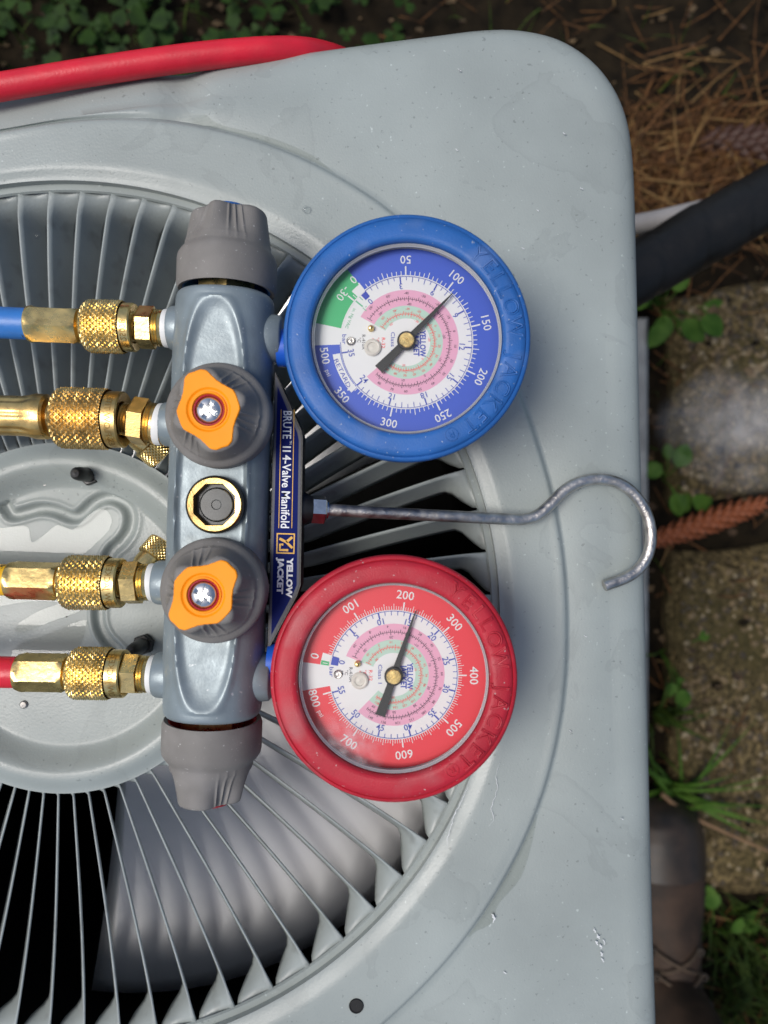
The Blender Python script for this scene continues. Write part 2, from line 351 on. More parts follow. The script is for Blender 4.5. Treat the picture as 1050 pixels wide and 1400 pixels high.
def pz(i, mode, f):
    th, ro, rr = ths[i], RO[i], RR[i]
    if mode == 'rimlip': r, z = RIM - 0.0005 + f * 0.0, -0.004 * (1 - f)
    elif mode == 'ring': r = RIM + f * (rr - 0.005 - RIM); z = -0.0005 + 0.0024 * sstep(0, 0.22, f) + 0.0008 * f
    elif mode == 'step': r = rr - 0.005 + f * 0.006; z = 0.0027 - 0.0033 * sstep(0.45, 1, f)
    elif mode == 'flat': a = rr + 0.001; b = ro - 0.021; r = a + f * (b - a); z = -0.0006 + 0.0012 * math.sin(f * math.pi)
    elif mode == 'sh': q = f * math.pi / 2; r = ro - 0.021 + 0.021 * math.sin(q) ** 0.9; z = -0.0006 - 0.013 * (1 - math.cos(q)) ** 1.0
    elif mode == 'sk': r = ro - 0.0004 * f; z = -0.0136 - 0.024 * f
    else: r = ro - 0.0030; z = -0.0376
    x, y = cx + r * math.cos(th), cy + r * math.sin(th)
    if mode in ('flat', 'step'): z += 0.0006 * noise.noise((x * 14, y * 14, 4))
    if mode in ('flat', 'sh', 'sk'):                       # dent where the hose crosses the lip
        dp = P(248, 118, 0); q = ((x - dp.x) / 0.011) ** 2 + ((y - dp.y) / 0.03) ** 2; z -= 0.0035 * math.exp(-q)
    return (x, y, z)
for mode, fs in (('rimlip', [0, 1]), ('ring', [k / 12 for k in range(1, 13)]), ('step', [k / 6 for k in range(1, 7)]), ('flat', [k / 40 for k in range(1, 41)]),
                 ('sh', [k / 12 for k in range(1, 13)]), ('sk', [0.5, 1]), ('in', [1])):
    for f in fs: rows.append([pz(i, mode, f) for i in range(NT)])
g = MB(); g.grid(rows); g.obj('top_panel', PAINT, UNIT, smooth=60)
# cabinet walls below the panel
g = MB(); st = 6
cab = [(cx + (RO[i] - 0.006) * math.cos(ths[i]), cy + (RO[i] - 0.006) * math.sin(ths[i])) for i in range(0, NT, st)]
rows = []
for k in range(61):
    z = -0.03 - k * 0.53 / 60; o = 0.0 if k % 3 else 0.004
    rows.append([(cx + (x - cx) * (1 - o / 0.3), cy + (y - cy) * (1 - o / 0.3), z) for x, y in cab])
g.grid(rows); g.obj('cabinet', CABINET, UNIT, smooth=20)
# dark inside: shroud and floor
g = MB(); g.M = Matrix.Translation((cx, cy, 0))
g.lathe([(0.245, -0.006), (0.245, -0.05), (0.245, -0.12), (0.25, -0.14), (0.25, -0.52), (0.001, -0.52)], 96); g.obj('fan_shroud', BLACKIN, UNIT)

# hub plate with pressed emblem channel
chan = [(-40, 672), (-8, 678), (2, 694), (12, 704), (46, 696), (69, 698), (98, 707), (123, 687), (144, 680), (165, 688), (174, 705), (171, 726), (160, 742), (147, 754), (138, 775), (133, 805), (129, 835), (131, 858), (141, 877), (158, 895), (168, 915)]
chw = [Vector((P(x, y).x, P(x, y).y)) for x, y in [(q.x, q.y) for q in catmull([(a, b, 0) for a, b in chan], 6)]]
def segd(p, a, b):
    ab = b - a; t = max(0, min(1, (p - a).dot(ab) / max(1e-12, ab.length_squared))); return (p - a - ab * t).length
def hubz(r, x, y):
    z = 0.0035 - 0.0035 * sstep(0.9, 1.0, r / HUB)
    z -= 0.0085 * (1 - sstep(176 * px0, 212 * px0, r))
    if r < 180 * px0:
        p2 = Vector((x, y)); d = min(segd(p2, chw[i], chw[i + 1]) for i in range(len(chw) - 1))
        z -= 0.0030 * (1 - sstep(0.0012, 0.0034, d)); z += 0.0006 * math.exp(-((d - 0.0042) / 0.0008) ** 2)
    return z
rows = []; NH = 300
for k in range(112):
    r = max(0.0004, HUB * (1 - k / 111)); rows.append([(cx + r * math.cos(2 * math.pi * j / NH), cy + r * math.sin(2 * math.pi * j / NH), hubz(r, cx + r * math.cos(2 * math.pi * j / NH), cy + r * math.sin(2 * math.pi * j / NH))) for j in range(NH)])
rows.insert(0, [(cx + (HUB - 0.001) * math.cos(2 * math.pi * j / NH), cy + (HUB - 0.001) * math.sin(2 * math.pi * j / NH), -0.012) for j in range(NH)])
g = MB(); g.grid(rows); hubo = g.obj('hub_plate', PAINT, UNIT, smooth=60)
for bx, by in ((126, 650), (198, 880), (-40, 1000), (-60, 720)):
    q = P(bx, by, -0.005); g = MB(); g.M = Matrix.Translation(q) @ Matrix.Rotation(0.3, 4, 'Z')
    g.prism([(0.0052 * math.cos(math.pi / 3 * k), 0.0052 * math.sin(math.pi / 3 * k)) for k in range(6)], 0, 0.0045, bev=0.0006)
    n = g.obj('hex_nut', BLACKR, hubo)
    g = MB(); g.M = Matrix.Translation(q); g.lathe([(0.0036, 0.004), (0.0034, 0.014), (0.0030, 0.0185), (0.0018, 0.0203), (0.0001, 0.0208)], 24)
    g.obj('stud_cap', BLACKR, hubo)
for bx, by in ((62, 660), (33, 963), (-90, 870)):
    q = P(bx, by, -0.005); g = MB(); g.M = Matrix.Translation(q); g.lathe([(0.0020, -0.0005), (0.0020, 0.0006), (0.0014, 0.0012), (0.0001, 0.0014)], 20)
    g.obj('screw_head', STEEL, hubo)

# fan grille: rim ring carrying every slat
g = MB(); g.M = Matrix.Translation((cx, cy, 0)); g.lathe([(RIM + 0.004, -0.0042), (RIM - 0.0035, -0.0040), (RIM - 0.0042, -0.0052), (RIM - 0.0035, -0.0062), (RIM + 0.004, -0.0062)], 240)
grille = g.obj('fan_grille', PAINT, UNIT)
ptab = [(-180, 4.6), (-120, 4.6), (-95, 4.7), (-78, 5.0), (-62, 5.8), (20, 5.8), (35, 5.0), (55, 4.3), (90, 4.2), (130, 4.2), (180, 4.6)]
angs = []; a = 90.5 + 4.2 * 21; stop = a - 360
while a > stop + 3.0:
    angs.append(a); aa = (a + 180) % 360 - 180; a -= interp(ptab, aa)
for i, ad in enumerate(angs):
    nx = angs[(i + 1) % len(angs)] - (360 if i == len(angs) - 1 else 0)
    th = R_(ad); pit = R_(ad - nx); g = MB(); rows = []; NR = 40
    for k in range(NR + 1):
        f = k / NR; r = HUB - 0.0025 + f * (RIM - 0.003 - HUB + 0.0025)
        fo = sstep(0.87, 1.0, f) ** 2.6; fi = 1 - sstep(0.0, 0.05, f)
        lam = R_(24.5) + (R_(90) - R_(24.5)) * max(fo ** 0.8, fi)
        h = 0.006 + 0.0125 * sstep(0, 0.35, f)
        wdt = h * (1 - fo) * (1 - fi) + fo * (pit * r * 0.97) + fi * (pit * r * 0.8)
        sw = R_(0.5) * math.sin(f * math.pi)               # slight sweep of each slat
        tx, ty = math.sin(th), -math.cos(th)
        bxp, byp = cx + r * math.cos(th + sw), cy + r * math.sin(th + sw)
        zt = -0.0040 + 0.0005 * math.sin(f * math.pi) - 0.001 * fo
        row = []
        for m_ in range(7):
            u = m_ / 6; curve = 0.03 * math.sin(u * math.pi) * wdt * (1 - fo)
            row.append((bxp + tx * (wdt * u * math.sin(lam) - curve * math.cos(lam)), byp + ty * (wdt * u * math.sin(lam) - curve * math.cos(lam)), zt - wdt * u * math.cos(lam) - 0.0022 * math.sin(u * math.pi) * fo))
        rows.append(row)
    g.grid(rows, wrap=False); o = g.obj('slat', PAINT_DARK, grille, smooth=70)
    sm = o.modifiers.new('thick', 'SOLIDIFY'); sm.thickness = 0.0010; sm.offset = 0
# fan
g = MB(); g.M = Matrix.Translation((cx, cy, 0)); g.lathe([(0.0001, -0.075), (0.03, -0.075), (0.034, -0.079), (0.034, -0.10), (0.06, -0.10), (0.06, -0.25), (0.0001, -0.25)], 40)
fan = g.obj('fan', BLACKIN, UNIT)
FZ = -0.085
for b0 in (-52, 68, 188):
    g = MB(); rows = []; nA, nRr = 30, 24
    for i in range(nRr + 1):
        fr = i / nRr; r = 0.05 + fr * (0.232 - 0.05); row = []
        half = 38 + 4 * fr
        for j in range(nA + 1):
            u = j / nA * 2 - 1; th = R_(b0 + 1 + u * half)
            rr = r * (1 - 0.035 * fr * (u * u))
            z = FZ - 0.010 * u + 0.002 * (1 - u * u) + 0.10 * (r - 0.15) - 0.0018 * math.exp(-((fr - 0.86) / 0.009) ** 2)
            row.append((cx + rr * math.cos(th), cy + rr * math.sin(th), z))
        rows.append(row)
    g.grid(rows, wrap=False); o = g.obj('blade', ALU, fan, smooth=60); sm = o.modifiers.new('thick', 'SOLIDIFY'); sm.thickness = 0.0015
# cabinet side screws just under the lip, black disc for a drain hole, chips and scratches
for x, y in ((889, 617), (897, 1160)):
    q = P(x, y, -0.03); g = MB(); g.M = frame((q.x - 0.006, q.y, q.z), (1, 0, 0))
    g.lathe([(0.0055, 0.004), (0.0055, 0.006), (0.0001, 0.0061)], 20); g.prism([(0.0036 * math.cos(math.pi / 3 * k), 0.0036 * math.sin(math.pi / 3 * k)) for k in range(6)], 0.006, 0.0105, bev=0.0005)
    g.obj('side_screw', STEEL, UNIT)
q = P(487, 1378, 0.004); g = MB(); g.M = Matrix.Translation((q.x, q.y, 0.0026)); g.lathe([(0.0036, 0), (0.0034, 0.0006), (0.0030, 0.0006), (0.0028, 0.0002), (0.0001, 0.0002)], 28); g.obj('drain_hole_disc', BLACKIN, UNIT)  # raised black disc, its colour painted in for the dark of an open hole
CHIP = mat('bare_chip', (0.62, 0.64, 0.64), 0.5)
def chip(pts, zf, wpx, name='scratch'):
    rnd = random.Random(int(pts[0][0])); path = [(q.x, q.y) for q in catmull([(a, b, 0) for a, b in pts], 5)]
    g = MB(); rows = []
    for i, (a, b) in enumerate(path):
        a2, b2 = path[min(i + 1, len(path) - 1)]; a1, b1 = path[max(i - 1, 0)]; d = Vector((a2 - a1, b2 - b1)).normalized(); nrm = Vector((-d.y, d.x))
        w_ = wpx * rnd.uniform(.3, 1) * math.sin((i + .6) / (len(path) + .2) * math.pi); a += rnd.uniform(-1, 1); b += rnd.uniform(-.5, .5)
        rows.append([P(a + nrm.x * w_, b + nrm.y * w_, zf), P(a - nrm.x * w_, b - nrm.y * w_, zf)])
    g.grid(rows, wrap=False); g.obj(name, CHIP, UNIT)
chip([(640, 1075), (634, 1090), (622, 1112), (618, 1125), (612, 1145), (611, 1158)], 0.0033, 0.8)
chip([(684, 1040), (678, 1062), (680, 1078), (672, 1105), (675, 1120), (668, 1130)], 0.0033, 0.6)
for x, y, w_ in ((813, 1272, 2.2), (818, 1280, 2.6), (816, 1289, 1.4), (822, 1294, 2.4), (826, 1288, 1.0), (823, 1304, 1.8), (824, 1313, 1.2)): chip([(x - 2, y - 3), (x, y), (x + 1, y + 3.5)], 0.0012, w_, 'paint_chip')
chip([(672, 1250), (676, 1256), (674, 1262)], 0.0012, 2.0)
for x, y in ((628, 96), (625, 205), (772, 183), (630, 320), (735, 288), (715, 340), (795, 258), (660, 412), (730, 820), (850, 1120), (800, 870), (690, 1330), (780, 1000)):
    chip([(x - 2, y - 2), (x, y), (x + 2.5, y + 1)], 0.0012, 1.0, 'paint_chip')

# rain water lying on the panel
def puddle(pts, zb, label, h=0.0007):
    path = [(q.x, q.y) for q in catmull([(a, b, 0) for a, b in pts], 4, True)]
    bm = bmesh.new(); vs = [bm.verts.new(P(a, b, zb)) for a, b in path]; f = bm.faces.new(vs)
    bm.normal_update()
    if f.normal.z < 0: f.normal_flip()
    r = bmesh.ops.inset_region(bm, faces=[f], thickness=0.0006, depth=h * 0.5)
    r = bmesh.ops.inset_region(bm, faces=[f], thickness=0.0016, depth=h * 0.5)
    bmesh.ops.triangulate(bm, faces=[f])
    me = bpy.data.meshes.new('rain_puddle'); bm.to_mesh(me); bm.free(); me.materials.append(WATER)
    for p_ in me.polygons: p_.use_smooth = True
    o = bpy.data.objects.new('rain_puddle', me); COL.objects.link(o); tag(o, label, 'puddle', 'rain puddles on the unit'); return o
HB = -0.0044
puddle([(-60, 735), (6, 722), (37, 720), (45, 742), (78, 718), (100, 724), (124, 702), (142, 696), (152, 708), (149, 724), (130, 744), (112, 762), (108, 790), (118, 815), (115, 832), (70, 850), (30, 866), (20, 858), (48, 838), (80, 824), (40, 822), (-60, 830)], HB, 'bright sheet of rain water inside the pressed emblem behind the yellow hose')
puddle([(14, 904), (24, 882), (62, 868), (112, 848), (118, 856), (110, 880), (98, 892), (60, 894), (32, 900)], HB, 'small pool of rain water just above the red hose coupling')
puddle([(246, 160), (290, 157), (330, 161), (372, 176), (388, 176), (404, 196), (430, 214), (466, 244), (440, 231), (400, 212), (350, 192), (300, 180), (262, 172)], -0.0004, 'thin streak of water along the grille ring above the blue gauge', 0.0013)
puddle([(735, 1105), (728, 1150), (712, 1200), (682, 1236), (672, 1262), (650, 1274), (640, 1282), (652, 1258), (680, 1215), (705, 1165), (722, 1120)], -0.0004, 'thin streak of water along the grille ring below the red gauge', 0.0013)
for x, y, z, r in ((418, 286, 0.0038, 0.0018), (52, 322, -0.006, 0.002)):
    q = P(x, y, z); g = MB(); g.M = Matrix.Translation(q); g.lathe([(r, 0), (r * .93, r * .3), (r * .6, r * .55), (0.00005, r * .62)], 20)
    tag(g.obj('water_drop', WATER), {418: 'water drop on the panel just outside the grille slats, near the blue gauge', 52: 'water drop on a grille slat in the upper corner above the blue hose'}[x], 'water drop', 'drops on the unit')

# ================================================================== GAUGE MANIFOLD
BZ = 0.038
TOPC = P(309, 407, BZ); BOTC = P(291, 974, BZ)
AX = (TOPC - BOTC).normalized(); SIDE = Vector((AX.y, -AX.x, 0)); MIDC = (TOPC + BOTC) / 2; BL = (TOPC - BOTC).length
MAN = thing('gauge_manifold', 'steel grey gauge manifold with blue and red pressure gauges lying on the unit', 'gauge manifold', (MIDC.x, MIDC.y, 0.0))
FB = frame(MIDC, (0, 0, 1), SIDE)                          # local: x across (to gauges), y along body, z up
RB, RBZ = 0.0215, 0.0205
rows = []; NY, NA = 220, 160
for i in range(NY + 1):
    s_ = i / NY * 2 - 1; y = s_ * BL / 2; e_ = (1 - abs(s_)) * BL / 2
    k = 1.0 - 0.06 * (1 - math.sqrt(max(0, 1 - (1 - min(1, e_ / 0.004)) ** 2))) - 0.03 * sstep(0.7, 1, abs(s_))
    dist = max(0.0, (0.086 - abs(y)) / 0.086); zcut = RBZ * (1.0 - 0.235 * math.sqrt(dist)) if dist > 0 else 9
    row = []
    for j in range(NA):
        a = 2 * math.pi * j / NA; n_ = 2.25
        c_, s2 = math.cos(a), math.sin(a)
        x = RB * k * math.copysign(abs(c_) ** (2 / n_), c_); z = RBZ * k * math.copysign(abs(s2) ** (2 / n_), s2)
        if z > 0 and zcut < 9:
            over = z - zcut
            if over > 0: z = zcut - 0.0008 * sstep(0, 0.0015, over)
            z += 0.0009 * math.exp(-((over + 0.0002) / 0.0007) ** 2)
        row.append((x, y, z))
    rows.append(row)
g = MB(); g.M = FB; g.grid(rows[::-1] if False else rows)
g.add(rows[0], [tuple(range(NA))]); g.add(rows[-1], [tuple(range(NA))[::-1]])
# side bosses for ports (left) and gauges (right)
portpx = [(232, 449, 30), (222, 580, 30), (212, 796, 30), (212, 922, 31)]
for x, y, rr in portpx:
    q = P(x, y, BZ); yl = (q - MIDC).dot(AX); xl = (q - MIDC).dot(SIDE)
    M = frame((0, yl, 0), (-1, 0, 0), (0, 1, 0)); r = rr * S(BZ)
    g.lathe([(r * 1.12, 0.012), (r * 1.02, 0.0195), (r, -xl - 0.0015), (r * 0.93, -xl - 0.0003), (0.002, -xl)], 40, 0, M)
for x, y in ((378, 464), (360, 925)):
    q = P(x, y, BZ); yl = (q - MIDC).dot(AX); M = frame((0, yl, 0), (1, 0, 0), (0, 1, 0))
    g.lathe([(0.0125, 0.012), (0.0108, 0.0195), (0.0102, 0.0245), (0.0092, 0.0252), (0.002, 0.0252)], 36, 0, M)
body = g.obj('manifold_body', BODYM, MAN, smooth=50)

# ports: brass hex fitting with threads (part), white seal (sub-part)
def hexpts(r, ph=0.0): return [(r * math.cos(math.pi / 3 * k + ph), r * math.sin(math.pi / 3 * k + ph)) for k in range(6)]
PORTS = []
for (x, y, rr), (nx, ny), hexr, big in zip(portpx, ((183, 447), (171, 573), (168, 797), (172, 921)), (0.0092, 0.0105, 0.0098, 0.0094), (0, 1, 0, 0)):
    a = P(x - 4, y, BZ); b = P(nx, ny, BZ); d = (a - b).normalized(); M = frame(a, -d, (0, 0, 1)); L = (a - b).length; k = 1.12 if big else 1.0
    g = MB(); g.M = M
    th = [(0.0078 * k, -0.006), (0.0078 * k, 0.002)]
    for t in range(3): z = 0.002 + t * 0.0012; th += [(0.0080 * k, z + .0003), (0.0072 * k, z + .0008)]
    th += [(0.0064 * k, 0.0062)]; g.lathe(th, 36)
    hx = hexpts(hexr, 0.25); h0, h1 = 0.0052, 0.0122
    g.prism(hx, h0, h1, bev=0.0008)
    th = [(0.0062 * k, 0.0115)]
    for t in range(4): z = 0.0125 + t * 0.0011; th += [(0.0064 * k, z), (0.0058 * k, z + .0005)]
    th += [(0.0058 * k, L + 0.002)]; g.lathe(th, 36)
    f = g.obj('port_fitting', BRASS2 if not big else BRASS, MAN)
    g = MB(); g.M = M; g.lathe([(0.0080 * k, -0.0022), (0.0083 * k, -0.0002), (0.0081 * k, 0.0008), (0.007, 0.0010)], 32); g.obj('seal_ring', SEALW, f)
    PORTS.append((b, d))

def knurl_rows(R, L, Nn, p, h, seg, nl, round0=0.003):
    rows = []
    for i in range(nl + 1):
        u = i / nl * L; k = 1.0; ro = 0.0
        if u < round0: ro = -(round0 - math.sqrt(max(0, round0 ** 2 - (round0 - u) ** 2))) * 0.8
        fade = sstep(0, round0 * .8, u) * (1 - sstep(L - 0.0006, L, u)); row = []
        for j in range(seg):
            a = 2 * math.pi * j / seg; A = a * Nn / (2 * math.pi); A1, A2 = A + u / p, A - u / p
            tri = lambda t: 1 - abs(2 * (t - math.floor(t)) - 1)
            r = R + ro + h * (min(tri(A1), tri(A2)) - 0.45) * fade
            row.append((r * math.cos(a), r * math.sin(a), u))
        rows.append(row)
    return rows
# small knurled parking posts behind the body
for (x, y), (x2, y2) in (((192, 596), (222, 622)), ((200, 775), (226, 745))):
    a = P(x, y, 0.022); b = P(x2, y2, 0.016); d = (b - a).normalized(); g = MB(); g.M = frame(a, d, (0, 0, 1))
    g.lathe([(0.001, -0.004), (0.006, -0.003), (0.0068, 0.0), (0.0068, 0.005)], 24)
    g.grid([[(q[0], q[1], q[2] + 0.004) for q in r] for r in knurl_rows(0.0078, 0.009, 26, 0.0018, 0.0006, 104, 20, 0.001)]); g.lathe([(0.0078, 0.013), (0.001, 0.0132)], 24)
    g.obj('parking_post', BRASS2, MAN, smooth=20)

# sight glass in the centre
q = P(296, 690, 0.054); g = MB(); g.M = Matrix.Translation((q.x, q.y, 0.0562)); k = S(0.054)
g.lathe([(39.5 * k, -0.006), (39.5 * k, 0.0012), (38.2 * k, 0.0014), (37.8 * k, -0.001)], 64)
sg = g.obj('sight_glass', BLACKR, MAN)
g = MB(); g.M = Matrix.Translation((q.x, q.y, 0.0562)); n = 64; rows = [[], [], [], [], []]
for j in range(n):
    a = 2 * math.pi * j / n; o = 27.5 * k / math.cos(((a + math.pi / 8) % (math.pi / 4)) - math.pi / 8) * 0.985
    for row, (rr, z) in zip(rows, ((37.6 * k, -0.004), (37.6 * k, 0.0016), (35.8 * k, 0.0023), (o + 0.0004, 0.0021), (o, -0.0035))): row.append((rr * math.cos(a), rr * math.sin(a), z))
g.grid(rows); g.obj('brass_ring', BRASS, sg, smooth=30)
g = MB(); g.M = Matrix.Translation((q.x, q.y, 0.0562)); g.lathe([(29 * k, -0.003), (24 * k, -0.003), (22.5 * k, -0.0019), (21.5 * k, -0.0018), (7 * k, -0.0018), (6 * k, -0.0021), (0.0001, -0.0021)], 48); g.obj('lens', SIGHT, sg, smooth=4)

# scalloped knobs
def pocket(t, th0):                                       # signed angle to the nearest of the four grip pockets
    best = 9
    for c in (-54, 54, 126, -126):
        d = (t - th0 - R_(c) + math.pi) % (2 * math.pi) - math.pi
        if abs(d) < abs(best): best = d
    return best
INS = [(0, 58), (9, 59), (17, 56.5), (25, 49.5), (35, 44), (48, 41.8), (60, 42.8), (72, 45.5), (90, 44.5)]
def knob(mb, th0, R=0.0214):
    prof = [(0.0185, 0.006, 0, 0), (0.0190, 0.0004, 0, 0), (0.0206, 0, 0, 0), (R, 0.002, 0, 0), (R, 0.0125, 0, 0), (R * .985, 0.0145, 0, 0), (R * .93, 0.0163, 0, 0), (R * .895, 0.0173, .02, 0), (R * .87, 0.0185, .035, .1)]
    zs = [0.0205 + k * 0.0125 / 16 for k in range(17)]
    for k, z in enumerate(zs): f = k / 16; prof.append((R * (.86 - .085 * f), z, 0.04 + 0.25 * f ** .7, 0.3 + f))
    prof += [(R * .75, 0.0341, .29, .9), (R * .70, 0.0348, .295, .5), (R * .62, 0.0350, .295, 0), (R * .50, 0.0345, .2, 0), (R * .45, 0.0300, 0, 0), (R * 0.001, 0.0300, 0, 0)]
    rows = []; sg_ = 288
    for r, z, a, rb in prof:
        row = []
        for j in range(sg_):
            t = 2 * math.pi * j / sg_; l = pocket(t, th0)
            s_ = math.exp(-(abs(l) / 0.40) ** 2.4) if a else 0
            if a: s_ += 0.30 * abs(math.sin(t - th0)) ** 6
            rr = r * (1 - a * s_)
            if rb: rr += sum(0.0009 * min(1, rb) * math.exp(-((l - o) / 0.035) ** 2) for o in (-0.2, 0.0, 0.2)) * s_
            row.append((rr * math.cos(t), rr * math.sin(t), z))
        rows.append(row)
    mb.grid(rows)
def insert_shape(mb, th0, R, z0, z1):
    n = 200
    def rr(t, k):
        a_ = math.degrees(abs(((t - th0 + math.pi / 2) % math.pi) - math.pi / 2)); return interp(INS, a_) * S(0.0775) * k
    T = [2 * math.pi * j / n for j in range(n)]; cr = 0.0066
    prof = [[(rr(t, .955) * math.cos(t), rr(t, .955) * math.sin(t), z0) for t in T], [(rr(t, .955) * math.cos(t), rr(t, .955) * math.sin(t), z1 - .0004) for t in T], [(rr(t, .93) * math.cos(t), rr(t, .93) * math.sin(t), z1) for t in T]]
    for r, z in ((0.0086, z1 - 0.0002), (0.0078, z1 - 0.0011), (0.0071, z1 - 0.0012), (0.0069, z1 - 0.0003), (0.0064, z1 - 0.0002), (0.0062, z1 - 0.0008), (0.0060, z1 - 0.004), (0.0002, z1 - 0.004)):
        prof.append([(r * math.cos(t), r * math.sin(t), z) for t in T])
    mb.grid(prof)
for (x, y), th0, lab in (((297, 567), R_(110), 'knob beside the blue gauge'), ((290, 808), R_(46), 'knob beside the red gauge')):
    q = P(x, y, 0.062); M = Matrix.Translation((q.x, q.y, 0.0510)) @ Matrix.Diagonal((1, 1, 0.74, 1))
    g = MB(); g.M = M; knob(g, th0); kn = g.obj('valve_knob', KNOB, MAN, smooth=40)
    g = MB(); g.M = M; insert_shape(g, th0, 0.0214, 0.033, 0.0356); g.obj('knob_insert', ORANGE, kn, smooth=30)
    g = MB(); g.M = M @ Matrix.Translation((0, 0, 0.0320)); rs = 0.0052; rows = []          # pan head with cross recess
    for r, z in ((rs, 0), (rs, 0.0016), (rs * .93, 0.0026), (rs * .75, 0.0034), (rs * .55, 0.0038), (rs * .4, 0.004), (rs * .3, 0.0041), (rs * .2, 0.0041), (rs * .1, 0.0041), (0.00002, 0.0041)):
        row = []
        for j in range(96):
            t = 2 * math.pi * j / 96; xx, yy = r * math.cos(t + .5), r * math.sin(t + .5)
            w_ = min(abs(xx), abs(yy)); dep = (1 - sstep(0.00055, 0.0009, w_)) * (1 - sstep(rs * .52, rs * .64, r))
            row.append((r * math.cos(t), r * math.sin(t), z - 0.0018 * dep))
        rows.append(row)
    g.grid(rows); g.obj('knob_screw', CHROME, kn, smooth=35)
    g = MB(); g.M = M; g.lathe([(0.0060, 0.0322), (0.0060, 0.0342), (0.0055, 0.0344), (0.0053, 0.0336)], 40); g.obj('insert_glow_ring', REDR, kn)  # added ring, not a washer; red imitates light through the translucent orange insert
    g = MB(); g.M = Matrix.Translation((q.x, q.y, 0)); g.lathe([(0.011, 0.045), (0.011, 0.058)], 32); g.obj('valve_stem', BRASS, kn)
for base, d, th0, lin, px in ((TOPC, AX, 0.35, BLUER, (310, 400)), (BOTC, -AX, 0.35, REDR, (291, 981))):
    q = P(px[0], px[1], BZ); M = frame(q, d, (0, 0, 1))
    g = MB(); g.M = M; knob(g, (1.35 if lin is BLUER else 0.35)); kn = g.obj('end_knob', KNOB, MAN, smooth=40)
    g = MB(); g.M = M; g.lathe([(0.0188, 0.0006), (0.0182, 0.0008), (0.0178, 0.010), (0.005, 0.0102)], 48); g.obj('knob_liner', lin, kn)
    g = MB(); g.M = M; g.lathe([(0.008, 0.034), (0.0098, 0.0352), (0.0090, 0.0362), (0.0001, 0.0364)], 32); g.obj('knob_insert', lin, kn)
    g = MB(); g.M = M; g.prism(hexpts(0.0135, .2), -0.006, 0.004); g.obj('valve_bonnet', BRASS2, kn)

# name plate along the gauge side
PZ = 0.0415
pl = [(376, 508), (366, 888), (369, 884), (406, 815), (411, 800), (414, 598), (412, 588)]
plw = [(P(x, y, PZ).x, P(x, y, PZ).y) for x, y in pl]
g = MB(); g.prism(plw, 0.030, PZ); npl = g.obj('name_plate', [BLACKR], MAN)
def shrink(pts, k):
    c = Vector((sum(p[0] for p in pts) / len(pts), sum(p[1] for p in pts) / len(pts))); return [(c.x + (p[0] - c.x) * k[0], c.y + (p[1] - c.y) * k[1]) for p in pts]
g = MB()
silver = [(377, 514), (368, 880), (404, 813), (408.5, 800), (411.5, 600), (409.5, 590)]
navy = [(379.5, 528), (371, 868), (400.5, 812), (405.5, 800), (408.5, 602), (406.5, 592)]
for pts, z, mi in ((silver, PZ + 0.00006, 0), (navy, PZ + 0.00014, 1)):
    vs = [(P(x, y, PZ).x, P(x, y, PZ).y, z) for x, y in pts]; g.add(vs, [tuple(range(len(vs)))], mi)
dn = math.atan2(-AX.y, -AX.x) + R_(0.2); kp = S(PZ); zt = PZ + 0.00024
def pp(x, y): q = P(x, y, PZ); return (q.x, q.y)
text(g, 'BRUTE', pp(393, 581), dn, 11.5 * kp, 3, zt, width=38 * kp, bold=0.012)
text(g, 'TM', pp(397.5, 605), dn, 3 * kp, 3, zt, width=5 * kp)
text(g, 'II', pp(392.3, 614), dn, 11.5 * kp, 3, zt, width=7.5 * kp, bold=0.0)
text(g, '4-Valve Manifold', pp(391.2, 672), dn, 11.5 * kp, 3, zt, width=100 * kp, bold=0.014)
for xo in (-8.8, 9.0):
    a, b = Vector(pp(393.3 + xo, 560)), Vector(pp(390 + xo, 722)); w_ = 0.45 * kp
    g.add([(a.x - w_, a.y, zt), (b.x - w_, b.y, zt), (b.x + w_, b.y, zt), (a.x + w_, a.y, zt)], [(0, 1, 2, 3)], 2)
c = Vector(pp(390.5, 743)); Mr = Matrix.Rotation(dn, 2)
def quad(cx_, cy_, w_, h_, mi, z):
    vs = []
    for sx, sy in ((-1, -1), (1, -1), (1, 1), (-1, 1)):
        v = Mr @ Vector((cx_ + sx * w_ / 2, cy_ + sy * h_ / 2)); vs.append((c.x + v.x, c.y + v.y, z))
    g.add(vs, [(0, 1, 2, 3)], mi)
quad(0, 0, 28 * kp, 25 * kp, 2, zt); quad(0, 0, 24.5 * kp, 21.5 * kp, 1, zt + 0.00006)
def stroke(pts, w_):
    rows = []
    for i, (x, y) in enumerate(pts):
        d = Vector(pts[min(i + 1, len(pts) - 1)]) - Vector(pts[max(i - 1, 0)]); d.normalize(); n_ = Vector((-d.y, d.x)) * w_ / 2; r = []
        for s_ in (1, -1):
            v = Mr @ (Vector((x, y)) + n_ * s_) * kp; r.append((c.x + v.x, c.y + v.y, zt + 0.00012))
        rows.append(r)
    g.grid(rows, 2, wrap=False)
stroke([(-9, 9), (-2, 1)], 3.6); stroke([(6, 9.5), (-2, 1), (-6.5, -8.5)], 3.4); stroke([(9, 4), (9, -7.5), (1.5, -7.5), (1.5, -3)], 3.2)
text(g, 'YELLOW', pp(396.0, 790), dn, 7.6 * kp, 3, zt, width=55 * kp, bold=0.055)
text(g, 'JACKET', pp(383.5, 787), dn, 7.6 * kp, 3, zt, width=50 * kp, bold=0.055)
o = g.obj('plate_print', [SILVER, NAVY, GOLD, PLATEW], npl, smooth=None)

